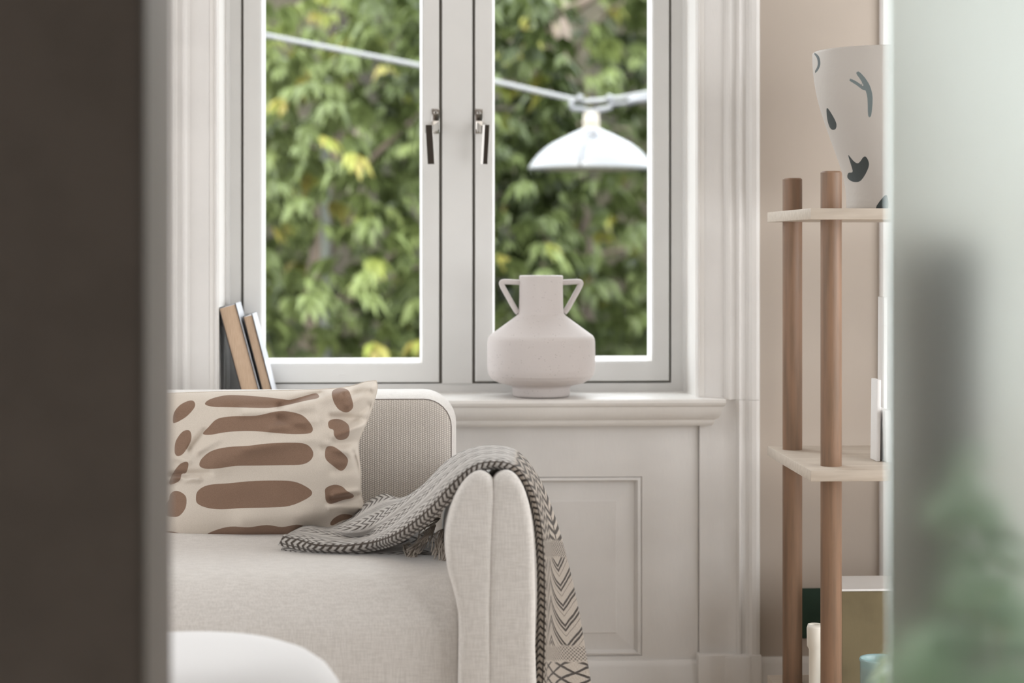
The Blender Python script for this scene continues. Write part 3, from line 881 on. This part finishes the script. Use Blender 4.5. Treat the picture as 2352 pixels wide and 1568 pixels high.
# put the top of the arm at v = 0.60
itop = int(10.6 / 17 * (NS - 1))
off = .60 - arc[itop]
us = [0, .055, .36, .70, 1.0]
NW = 70
tv, tuv = [], []
for i in range(NS):
    cols = catmull([rails[k][i] for k in range(5)], 81)
    for j in range(NW):
        s_ = j / (NW - 1) * 80; k = min(int(s_), 79); fr_ = s_ - k
        p = cols[k] * (1 - fr_) + cols[k + 1] * fr_
        kk = s_ / 20; a = min(int(kk), 3); u = us[a] + (us[a + 1] - us[a]) * (kk - a)
        n = mnoise.noise(Vector((u * 4.0, arc[i] * 7, 3.1))) * .006 * min(1, u * 4)
        tv.append((p[0], p[1], p[2] + n * .6)); tuv.append((u, arc[i] + off))
tf = [(i * NW + j, i * NW + j + 1, (i + 1) * NW + j + 1, (i + 1) * NW + j) for i in range(NS - 1) for j in range(NW - 1)]
throw = obj('throw_blanket', tv, tf, KNIT, smooth=True, uv=tuv)
md = throw.modifiers.new('thick', 'SOLIDIFY'); md.thickness = .006; md.offset = 0
setp(throw, 'grey and beige knitted throw hanging over the sofa arm', 'blanket')
# lower layer of the fold, flat on the seat
l0 = [(646,1262,3.86),(700,1272,3.83),(780,1277,3.82),(850,1280,3.81),(920,1279,3.80),(985,1280,3.79),(1030,1300,3.75)]
l1 = [(652,1254,3.87),(705,1262,3.85),(785,1266,3.84),(852,1268,3.83),(925,1264,3.82),(985,1262,3.82),(1032,1282,3.80)]
l2 = [(664,1236,3.98),(710,1232,3.99),(785,1236,3.98),(852,1232,3.97),(925,1226,3.96),(985,1222,3.95),(1035,1235,3.92)]
rl = [catmull([np.array(P(*q)) for q in r], 90) for r in (l0, l1, l2)]
lv, luv = [], []
ar = 0
for i in range(90):
    if i: ar += np.linalg.norm(rl[0][i] - rl[0][i - 1])
    c = catmull([rl[k][i] for k in range(3)], 20)
    for j in range(20): lv.append(tuple(c[j])); luv.append((.9 * j / 19 * .5 if j > 3 else j * .018, ar))
lf_ = [(i * 20 + j, i * 20 + j + 1, (i + 1) * 20 + j + 1, (i + 1) * 20 + j) for i in range(89) for j in range(19)]
lo = obj('lower_fold', lv, lf_, KNIT, throw, smooth=True, uv=luv)
md = lo.modifiers.new('thick', 'SOLIDIFY'); md.thickness = .005; md.offset = 0
# tassels
rng = random.Random(3)
for (tx, ty, dx, dy, dd) in ((1000, 1205, -30, 40, 3.80), (1018, 1215, -12, 62, 3.78), (1010, 1190, -48, 18, 3.84), (985, 1235, -36, 38, 3.80), (1024, 1235, 2, 60, 3.76), (930, 1252, 18, 28, 3.81)):
    mb = MB()
    for k in range(20):
        ex, ey = tx + dx + rng.uniform(-16, 16), ty + dy + rng.uniform(-12, 12)
        pts = []
        bx, by = rng.uniform(-10, 10), rng.uniform(-14, 6)
        for s_ in range(8):
            t = s_ / 7
            pts.append(P(tx + (ex - tx) * t + bx * math.sin(math.pi * t) + rng.uniform(-1, 1), min(ty + (ey - ty) * t + by * math.sin(math.pi * t), 1292), dd - .03 * t + rng.uniform(-.003, .003)))
        mb.tube(pts, .0011, 5)
    mb.build('tassel', TASSEL, throw, smooth=True)

# ------------------------------------------------------------------ pouf in the foreground
pc = P(415, 1484, 2.98)
pz = PZ(1483, 3.0, 415)
pouf = thing('pouf', 'white round upholstered pouf in front of the sofa', 'pouf', (pc.x, 2.98, 0))
pr_ = [(.0, pz), (.08, pz), (.13, pz - .001), (.165, pz - .006), (.195, pz - .017), (.218, pz - .033), (.234, pz - .055), (.243, pz - .085), (.246, pz - .13), (.246, .10), (.238, .06), (.21, .035)]
fix(MB().lathe(pr_[1:], (pc.x, 2.98, 0), 96, True, True).build('seat', POUF, pouf, smooth=True))
MB().lathe([(.19, 0), (.19, .04)], (pc.x, 2.98, 0), 48, True, True).build('base', POST, pouf)
rg = [Vector((pc.x + .2465 * math.cos(a), 2.98 + .2465 * math.sin(a), pz - .13)) for a in np.linspace(0, 2 * math.pi, 97)]
MB().tube(rg, .0022, 6, False).build('piping', POUF, pouf, smooth=True)

# ------------------------------------------------------------------ vase on the sill
VC = Vector((PX(1243, 4.585), 4.585, ZS + .0005))
k_ = 4.585 / F_PX
def vp(r, py): return (r * k_, (914 - py) * k_)
outer = [(50, 914), (62, 913.5), (65.5, 911), (66, 906), (66, 893), (70, 889), (98, 882), (108, 877), (115, 872), (121, 864), (124, 852), (124.4, 825), (124.2, 800), (123.8, 788), (122.5, 780), (119, 774), (104, 763), (84, 748.5), (68, 737), (57, 728.5), (52.5, 723), (51.2, 715), (50.5, 700), (50, 680), (50, 655), (50.6, 641), (50, 637.2), (48.3, 636), (46, 637.5), (45, 642), (45, 715), (60, 735), (112, 780), (116, 850), (60, 885), (2, 889)]
vo_ = thing('vase', 'speckled off-white two-handled stoneware vase on the windowsill', 'vase', VC)
outer_d = []
for q0, q1 in zip(outer[:-1], outer[1:]):
    m_ = max(1, int(math.hypot(q1[0] - q0[0], q1[1] - q0[1]) / 2.5))
    outer_d += [(q0[0] + (q1[0] - q0[0]) * t_ / m_, q0[1] + (q1[1] - q0[1]) * t_ / m_) for t_ in range(m_)]
outer_d.append(outer[-1])
prof_v = [vp(*q) for q in outer_d]
fix(MB().lathe(prof_v, VC, 128, True, False).build('body', STONE, vo_, smooth=True))
for s in (-1, 1):
    pts = []
    path = [(46, 652), (60, 651.2), (75, 650.5), (87, 650.5), (91, 652.5), (90.5, 657), (86, 667), (76, 685), (66, 703), (58, 716), (53, 722)]
    sm_ = catmull([np.array((a, b, 0)) for a, b in path], 40)
    rr_ = []
    for i_, q in enumerate(sm_):
        pts.append(VC + Vector((s * q[0] * k_, 0, (914 - q[1]) * k_)))
    # flat rectangular-section handle with soft corners
    rings = []
    for i in range(len(pts)):
        t = (pts[min(i + 1, len(pts) - 1)] - pts[max(i - 1, 0)]).normalized()
        b = Vector((0, 1, 0)); a = t.cross(b).normalized()
        ring = []
        for q in range(16):
            an = 2 * math.pi * q / 16
            ca, sa = math.cos(an), math.sin(an)
            ring.append(pts[i] + a * (.0062 * math.copysign(abs(ca) ** .6, ca)) + b * (.0095 * math.copysign(abs(sa) ** .6, sa)))
        rings.append(ring)
    fix(MB().rings(rings, True, True, True).build('handle', STONE, vo_, smooth=True))

# ------------------------------------------------------------------ books leaning on the reveal
def book(tl, bl_x, thick_px, Yf, depth, label, hgt_extra=0):
    """tl: top left pixel of the fore-edge; the book leans so that its foot is at bl_x on the sill"""
    A = P(tl[0], tl[1], Yf); B = Vector((PX(bl_x, Yf), Yf, ZS + .0012))
    up = (A - B); H = up.length; up.normalize()
    rt = Vector((up.z, 0, -up.x))
    T = thick_px * Yf / F_PX
    B = B.copy(); B.z += 0.0
    # the lower right corner is the lowest point
    low_ = (rt * T).z
    B.z -= low_
    H -= -low_ * 0 + abs(low_)
    d = Vector((0, 1, 0))
    bk = thing('book', label, 'book', (B.x, Yf + depth / 2, ZS), 'books leaning at the left end of the windowsill')
    def block(a0, a1, b0, b1, c0, c1):
        vs_ = [B + rt * a + up * b + d * c for c in (c0, c1) for a, b in ((a0, b0), (a1, b0), (a1, b1), (a0, b1))]
        return vs_, [(0, 1, 2, 3), (7, 6, 5, 4), (0, 4, 5, 1), (1, 5, 6, 2), (2, 6, 7, 3), (3, 7, 4, 0)]
    c = .0016; j = .0022
    v, f = block(c, T - c, .002, H - .003, .003, depth - .004); obj('page_block', v, f, PAGES, bk)
    v, f = block(c, T - c, H - .0029, H - .0027, .003, depth - .004); obj('page_top', v, f, PAPER, bk)
    v, f = block(0, c, 0, H, 0, depth); fix(obj('cover_board', v, f, BOARD, bk))
    v, f = block(T - c, T, 0, H, 0, depth); fix(obj('cover_board', v, f, BOARD, bk))
    v, f = block(T, T + .0005, 0, H, .0012, depth); fix(obj('dust_jacket', v, f, COVER, bk))
    v, f = block(-.0005, T + .0005, 0, H, depth, depth + .0015); fix(obj('spine', v, f, COVER, bk))
    return bk, B, up, rt, T, H
book((499, 686), 560.5, 40, 4.555, .135, 'taller thicker book leaning against the window reveal')
book((556, 715), 607.5, 22, 4.575, .125, 'shorter thinner book leaning on the thicker book')

# ------------------------------------------------------------------ shelf unit
SF, SB = 3.87, 4.35
shx0 = PX(1862, SF); shx1 = 1.62
unit = thing('shelf_unit', 'freestanding shelf with round brown posts and pale plywood boards', 'shelf', ((shx0 + shx1) / 2, 4.1, 0))
zt = PZ(478, SF, 1862)
th = .022
post_x = (PX(1909, 3.95), PX(1820, 4.27))
def shelf_plate(x0, ztop, y0=SF, y1=SB, mat=PLATE):
    return MB().box(x0, shx1, y0, y1, ztop - th, ztop, .0015).build('shelf_board', mat, unit, auto=30)
zmid = PZ(1080, SF, 1862); zbot = PZ(1550, SB, 1750)
for z in (zt, zmid, zbot): shelf_plate(shx0, z)
for (x, y, zz) in ((post_x[0], 3.95, 1.199), (post_x[1], 4.27, 1.196)):
    for xx in (x, shx1 - .07):
        r = .0212
        MB().lathe([(r - .0015, 0), (r, .002), (r, zz - .003), (r - .003, zz)], (xx, y, 0), 40, True, True).build('post', POST, unit, smooth=False, auto=40)

# decorated vase on the top board
dc = Vector((PX(2046, 4.1), 4.1, zt + .0005)); k2 = 4.1 / F_PX
prof_d = [(60, 478), (98, 478), (101, 474), (102, 460), (103, 440), (108, 405), (120, 365), (138, 315), (155, 265), (167, 225), (175, 185), (179, 150), (180, 120), (179.5, 113), (176, 111), (172, 115), (170, 150), (158, 225), (130, 310), (97, 400), (92, 465), (2, 468)]
zdy = 478
pv = [(r * k2, (zdy - y) * k2) for r, y in prof_d]
# denser profile
dense = catmull([np.array((a, b, 0)) for a, b in pv[1:14]], 150)
pv2 = [pv[0]] + [(d_[0], d_[1]) for d_ in dense] + pv[14:]
mb = MB().lathe(pv2, dc, 260, True, False)
dv = mb.build('printed_vase', PRINTED, smooth=True); fix(dv)
co = np.array([v.co[:] for v in dv.data.vertices])
st, ct = math.sin(THETA), math.cos(THETA)
cxx = co[:, 0] * ct - co[:, 1] * st; cyy = co[:, 0] * st + co[:, 1] * ct
ppx = 1176 + F_PX * cxx / cyy; ppy = HORIZON - F_PX * (co[:, 2] - CAM_Z) / cyy
front = co[:, 1] < dc.y
# the painted motifs repeat round the back, mirrored
Z6 = lambda X, Y: (1700 + X / 2.239, 60 + Y / 2.239)
def stroke(pts, w_): 
    a = [np.array(Z6(*p)) for p in pts]; L, R = [], []
    for i, p in enumerate(a):
        t = a[min(i + 1, len(a) - 1)] - a[max(i - 1, 0)]; t /= np.linalg.norm(t); n = np.array([-t[1], t[0]])
        ww = (w_[i] if isinstance(w_, (list, tuple)) else w_) / 2
        L.append(p + n * ww); R.append(p - n * ww)
    return L + R[::-1]
polys = [(stroke([(603, 238), (630, 270), (655, 315), (668, 370), (666, 460)], [7, 11, 13, 12, 7]), 1), (stroke([(565, 275), (600, 295), (640, 325)], [5, 7, 6]), 1),
         ([Z6(*q) for q in ((445, 420), (470, 450), (495, 500), (490, 530), (465, 528), (448, 480))], 0),
         ([Z6(*q) for q in ((555, 660), (580, 690), (608, 705), (640, 668), (662, 700), (655, 740), (620, 795), (580, 800), (552, 780), (556, 755), (578, 750), (572, 720))], 0),
         (stroke([(380, 138), (400, 160), (406, 195), (395, 225), (376, 245)], [3, 6, 6, 5, 3]), .3), ([Z6(*q) for q in ((698, 938), (730, 885), (755, 870), (760, 940))], 0)]
# more sprigs further round so that the print carries on where the glass hides it
for dx in (210, 330):
    for base_ in (2, 3):
        polys.append(([(q[0] + dx, q[1] - 40 + 30 * base_) for q in polys[base_][0]], 0))
sdv = np.full(len(co), 1e9); tint = np.zeros(len(co))
for poly, t_ in polys:
    if len(poly) < 13: poly = smooth_closed(poly, 3)
    s1 = sdf_poly(np.stack([ppx, ppy], 1), poly)
    tint = np.where(s1 < sdv, t_, tint); sdv = np.minimum(sdv, s1)
sdv[~front] = 30
float_attr(dv, 'print', sdv); float_attr(dv, 'tint', tint)
setp(dv, 'tall flared white vase painted with dark leaf sprigs on the top shelf', 'vase')

# white folders and papers standing on the middle board
def upright(name, x0, x1, y0, y1, z0, z1, lean, mat, label, cat, group=None):
    mb = MB().box(x0, x1, y0, y1, z0, z1, .0012)
    mb.v = [(v[0] + lean * (v[2] - z0), v[1], v[2]) for v in mb.v]
    return setp(mb.build(name, mat, auto=30), label, cat, group)
z_ = zmid + .0006
hh = lambda py, Y: PZ(py, Y, 2020)
upright('folder', PX(2013, 4.02), PX(2022, 4.02), 4.02, 4.075, z_, hh(872, 4.02), .012, PAPER, 'low white folder standing foremost on the middle shelf', 'folder')
upright('folder', PX(2029, 4.11), PX(2037, 4.11), 4.11, 4.165, z_, hh(682, 4.11), .004, PAPER, 'tall white folder behind the low one on the middle shelf', 'folder')
upright('folder', PX(2036, 4.00), PX(2049, 4.00), 4.00, 4.09, z_, hh(942, 4.00), -.03, PAPER, 'shortest white folder beside the frosted glass', 'folder')

# lower compartment
zb_ = zbot + .0006
upright('wall_card', PX(1838, YW), PX(1892, YW), YW - .004, YW - .0005, PZ(1465, YW, 1850), PZ(1350, YW, 1850), 0, GREEN_CLOTH, 'small dark green card on the beige wall between the shelf posts', 'card')
ob = thing('fabric_box', 'olive fabric box with a white lid on the bottom shelf', 'box', (PX(1990, 4.2) + .12, 4.2, zb_))
ox0, ox1, oz1 = PX(1929, 4.165), PX(1929, 4.165) + .42, PZ(1352, 4.165, 1990)
MB().box(ox0 + .002, ox1, 4.167, 4.33, zb_, oz1 - .005, .004).build('box_body', OLIVE, ob)
MB().box(ox0, ox1 + .002, 4.165, 4.332, oz1 - .005, oz1, .001).build('lid', PAPER, ob)
cv = Vector((PX(1872, 4.06), 4.06, zb_)); kc = 4.06 / F_PX
hc = CAM_Z - (1440 - HORIZON) * kc - zb_
fix(MB().lathe([(.010, 0), (.013, .002), (.0125, .04), (.0125, hc - .052), (.0165, hc - .045), (.017, hc - .008), (.0145, hc), (.012, hc - .003), (.012, .01)], cv, 40, True, True).build('cream_bottle', CREAM, smooth=True))
setp(bpy.data.objects['cream_bottle'], 'small cream bottle half hidden behind the front shelf post', 'bottle')
jr = thing('candle_jar', 'teal glass jar with amber wax on the bottom shelf', 'jar', (PX(2020, 4.0), 4.0, zb_))
jc = Vector((PX(2022, 4.0), 4.0, zb_)); jz = CAM_Z - (1520 - HORIZON) * 4.0 / F_PX - zb_
fix(MB().lathe([(.036, 0), (.041, .003), (.041, jz - .008), (.043, jz - .004), (.041, jz), (.038, jz - .004), (.038, jz - .02)], jc, 48, True, False).build('glass', TEALGLASS, jr, smooth=True))
fix(MB().lathe([(.0372, jz - .028), (.0372, jz - .022)], jc, 48, True, True).build('wax', AMBER, jr))

# ------------------------------------------------------------------ behind the frosted leaf: made-up chair and plant for its blurred colours
ch = thing('blur_chair', 'dark brown high-backed chair added for the dark blur in the frosted glass', 'chair', (.72, 2.70, 0))
cx0, cx1 = .70, .737
MB().box(cx0, cx1, 2.54, 2.87, .46, PZ(550, 2.7, 2200), .02).build('backrest', BROWN_F, ch, auto=30)
MB().box(cx0, cx1 + .38, 2.54, 2.87, .40, .47, .02).build('seat', BROWN_F, ch, auto=30)
for x in (cx0 + .02, cx1 + .35):
    for y in (2.57, 2.84): MB().box(x - .016, x + .016, y - .016, y + .016, 0, .41, .003).build('leg', POST, ch)


def leaf_mass(name, mat, centre, rad, n, size, parent, rng, flat=0.5, droop=0.6, shade=None, lobes=None):
    """a crown of folded pointed leaves, grouped in hanging sprays"""
    c = np.array(centre); V = []; Fc = []; A = []
    sprays = n // 6
    for s_ in range(sprays):
        while True:
            q = np.array([rng.uniform(-1, 1) for _ in range(3)])
            r2 = np.linalg.norm(q)
            if .25 < r2 < 1: break
        if rng.random() < .6: q = q / r2 * rng.uniform(.72, 1.0)
        bump_ = 1 + .22 * mnoise.noise(Vector(q * 2.3) + Vector((c[0], 0, 0)))
        base = c + q * np.array(rad) * bump_
        head = rng.uniform(0, 2 * math.pi)
        tone = min(1, max(0, .43 + .55 * mnoise.noise(Vector(base * .8)) + rng.gauss(0, .13)))
        if rng.random() < .055: tone = rng.uniform(.93, 1.0)
        L0 = size * rng.uniform(.7, 1.35)
        for k in range(6):
            a = head + (k - 2.5) * .42 + rng.uniform(-.15, .15)
            dz = -droop * rng.uniform(.5, 1.3)
            d = np.array([math.cos(a), math.sin(a), dz]); d /= np.linalg.norm(d)
            side = np.cross(d, np.array([0, 0, 1.0])); side /= (np.linalg.norm(side) + 1e-9)
            up = np.cross(side, d)
            L = L0 * (1 - .12 * abs(k - 2.5)); w_ = L * .19
            b = len(V)
            m1 = base + d * L * .45 - up * 0 ; tip = base + d * L + np.array([0, 0, -L * .22])
            V += [base, m1 + side * w_ + up * w_ * .35, m1, m1 - side * w_ + up * w_ * .35, tip]
            Fc += [(b, b + 2, b + 1), (b, b + 3, b + 2), (b + 1, b + 2, b + 4), (b + 2, b + 3, b + 4)]
            A += [min(1, max(0, tone + rng.uniform(-.05, .05)))] * 5
    o = obj(name, V, Fc, mat, parent, kind='stuff')
    float_attr(o, 'leafrand', A)
    return o


rng = random.Random(11)
PALELEAF = paint('pale_plant_leaf', (0.62, 0.76, 0.54), 0.6, 0.1, 0.0004)
pcx = .672
pp = thing('blur_plant', 'pale green bushy potted plant added for the green blur in the frosted glass', 'plant', (pcx, 2.37, 0))
leaf_mass('foliage', PALELEAF, (pcx, 2.37, .50), (.075, .09, .31), 520, .065, pp, rng, droop=.3)
fix(MB().lathe([(.07, 0), (.075, .003), (.09, .22), (.095, .23), (.085, .23), (.078, .21)], (pcx, 2.37, 0), 40, True, True).build('pot', CREAM, pp, smooth=True))
MB().tube([(pcx, 2.37, .2), (pcx + .01, 2.37, .35), (pcx, 2.37, .52)], .008, 8).build('stem', BARK, pp)

# ------------------------------------------------------------------ outside: ground, bank, trees, pole, hanging street lamp
GZ = -4.5
setp(MB().box(-30, 30, 4.95, 45, GZ - .3, GZ).build('ground', BARK_SOIL), kind='structure')
setp(MB().box(-30, 30, 4.93, 4.949, GZ, -.1).build('wall_facade', paint('facade_render', (.6, .55, .48))), kind='structure')
# overgrown bank behind the trees
bx = np.linspace(-14, 14, 60); bz = np.linspace(0, 1, 26)
bv = []
for i, z in enumerate(bz):
    for x in bx:
        n = mnoise.noise(Vector((x * .5, z * 3, 1))) * .8
        bv.append((x, 16.2 + z * 2.2 + n, GZ + z * 8.6 + n * .3))
bf = [(i * 60 + j, i * 60 + j + 1, (i + 1) * 60 + j + 1, (i + 1) * 60 + j) for i in range(25) for j in range(59)]
setp(obj('bank', bv, bf, BARK_SOIL, smooth=True), kind='structure')


def tree(label, x, y, ztop, r, n, size, seed, trunk_pts, tr=.09):
    rng = random.Random(seed)
    t = thing('tree', label, 'tree', (x, y, GZ), 'trees beyond the window')
    MB().tube(trunk_pts, [tr * (1 - .5 * i / (len(trunk_pts) - 1)) for i in range(len(trunk_pts))], 12).build('trunk', BARK, t, smooth=True)
    leaf_mass('foliage', LEAF, (x, y, ztop - r[2]), r, n, size, t, rng, droop=.85)
    for k in range(7):
        a = rng.uniform(0, 2 * math.pi); p0 = Vector(trunk_pts[-2]) + Vector((0, 0, rng.uniform(-1.0, .8)))
        p2 = p0 + Vector((math.cos(a) * r[0] * .8, math.sin(a) * r[1] * .8, rng.uniform(.1, 1.0)))
        p1 = (p0 + p2) / 2 + Vector((rng.uniform(-.2, .2), 0, rng.uniform(-.1, .3)))
        MB().tube([p0, p1, p2], [.024, .016, .007], 8).build('branch', BARK, t, smooth=True)
    return t


tree('pale green tree filling the left pane, nearest the house', -.12, 11.2, 3.0, (1.40, .95, 2.5), 16500, .155, 1, [(-.4, 11.6, GZ), (-.5, 11.5, -1), (-.6, 11.5, .6), (-.4, 11.4, 2.0)])
tx_ = lambda px, py: tuple(P(px, py, 11.7))
tree('tree behind the hanging street lamp with a bare brown trunk', 2.5, 11.2, 3.0, (1.15, .95, 2.5), 14000, .155, 2, [(1.05, 11.7, GZ), tx_(1345, 500), tx_(1305, 300), tx_(1290, -100)], .055)
tree('dark dense tree in the middle, behind the window mullion', .95, 14.1, 3.9, (1.45, .9, 2.9), 10500, .19, 3, [(.9, 14.1, GZ), (.9, 14.1, 1.5), (.9, 14.1, 2.8)])
tree('spreading tree past the left edge of the window', -2.2, 14.1, 3.9, (1.45, .9, 2.9), 8500, .20, 4, [(-2.2, 14.1, GZ), (-2.1, 14.1, 1), (-2.2, 14.1, 2.6)])
tree('spreading tree past the right edge of the window', 4.1, 14.1, 3.9, (1.45, .9, 2.9), 8000, .20, 5, [(4.1, 14.1, GZ), (4.0, 14.1, 1), (4.1, 14.1, 2.6)])

pa, pb = P(748, 190, 10.85), P(752, 600, 10.85)
setp(fix(MB().lathe([(.040, GZ), (.026, pa.z), (.028, pa.z + .002), (.028, pa.z + .02), (.01, pa.z + .03)], (pa.x, 10.85, 0), 20, True, True).build('pole', POLE, smooth=True)), 'slender pale grey pole among the leaves of the left pane', 'pole')

# hanging street lamp
YL = 8.0
def L(px, py, dy=0): return P(px, py, YL + dy)
kl = YL / F_PX
wire = thing('suspension_wire', 'pale steel wire crossing both panes and carrying the lamp', 'wire', L(1358, 240))
wp = [L(-900, -215), L(-200, -78), L(200, -2), L(608, 81), L(963, 151), L(1137, 188), L(1320, 229), L(1358, 232), L(1400, 228), L(1490, 213), L(1900, 130), L(2500, -10), L(3200, -190)]
wq = [tuple(q) for q in catmull([np.array(p) for p in wp], 90)]
MB().tube(wq, .0105, 8).build('strand', GALV, wire, smooth=True)
MB().tube([L(1405, 240, -.01), L(1440, 237, -.01), L(1500, 226, -.01), L(1700, 190, -.01)], .0085, 8).build('feed_cable', DARKCABLE, wire, smooth=True)
MB().tube([L(1444, 235, -.02), L(1454, 230, -.02), L(1500, 225, -.02), L(1560, 214, -.02)], .015, 10).build('insulator', ENAMEL, wire, smooth=True)
lamp = thing('street_lamp', 'white enamel dome street lamp hanging outside the right pane', 'street lamp', L(1358, 388))
c = L(1358, 388)
def lp(r, py): return (r * kl, (388 - py) * kl)
shade = [(22, 296), (30, 300), (48, 308), (62, 315), (72, 320), (92, 330), (110, 343), (124, 356), (134, 368), (141, 378), (143, 382), (143.5, 386), (142, 388), (139, 386), (138, 380), (120, 358), (90, 335), (50, 315), (20, 305)]
sh = fix(MB().lathe([lp(*q) for q in shade], c, 72).build('shade', ENAMEL, lamp, smooth=True))
fix(MB().lathe([lp(141, 381), lp(143.6, 381), lp(144.4, 384), lp(144, 389), lp(141, 390)], c, 72).build('rim', GALV, sh, smooth=True))
fix(MB().lathe([lp(139, 384), lp(90, 391), lp(30, 393), lp(1, 393)], c, 48, False, True).build('lens', UNDER, lamp, smooth=True))
fix(MB().lathe([lp(17, 258), lp(18, 260), (18.5 * kl, (388 - 275) * kl), lp(20, 278), lp(20, 283), lp(18.5, 286), lp(20, 296), lp(24, 299), lp(26, 302)], c, 32, True, False).build('insulator_neck', PORC, lamp, smooth=True))
# bracket: a shallow V with hooked ends over the wire
mb = MB().tube([L(1314, 228), L(1312, 240), L(1314, 249), L(1336, 251), L(1358, 256)], .011, 10).tube([L(1358, 256), L(1380, 252), L(1402, 247), L(1404, 232), L(1402, 222), L(1396, 222)], .011, 10)
mb.build('bracket', ENAMEL, lamp, smooth=True)
MB().tube([L(1326, 223, -.01), L(1338, 226, -.01)], .013, 10).build('clamp', ENAMEL, lamp, smooth=True)
MB().tube([L(1396, 226, -.01), L(1404, 222, -.01)], .012, 10).build('clamp', ENAMEL, lamp, smooth=True)
MB().tube([L(1358, 252), L(1358, 262)], .02, 12).build('boss', ENAMEL, lamp, smooth=True)
MB().tube([L(1366, 303, -.08), L(1358, 312, -.12), L(1345, 325, -.16), L(1334, 340, -.20), L(1331, 360, -.245), L(1331, 378, -.253)], .0042, 8).build('cord', GALV, lamp, smooth=True)
MB().lathe([(.001, .02), (.012, .018), (.014, 0)], L(1361, 311, -.105), 16).build('cord_grip', DARKCABLE, lamp, smooth=True)
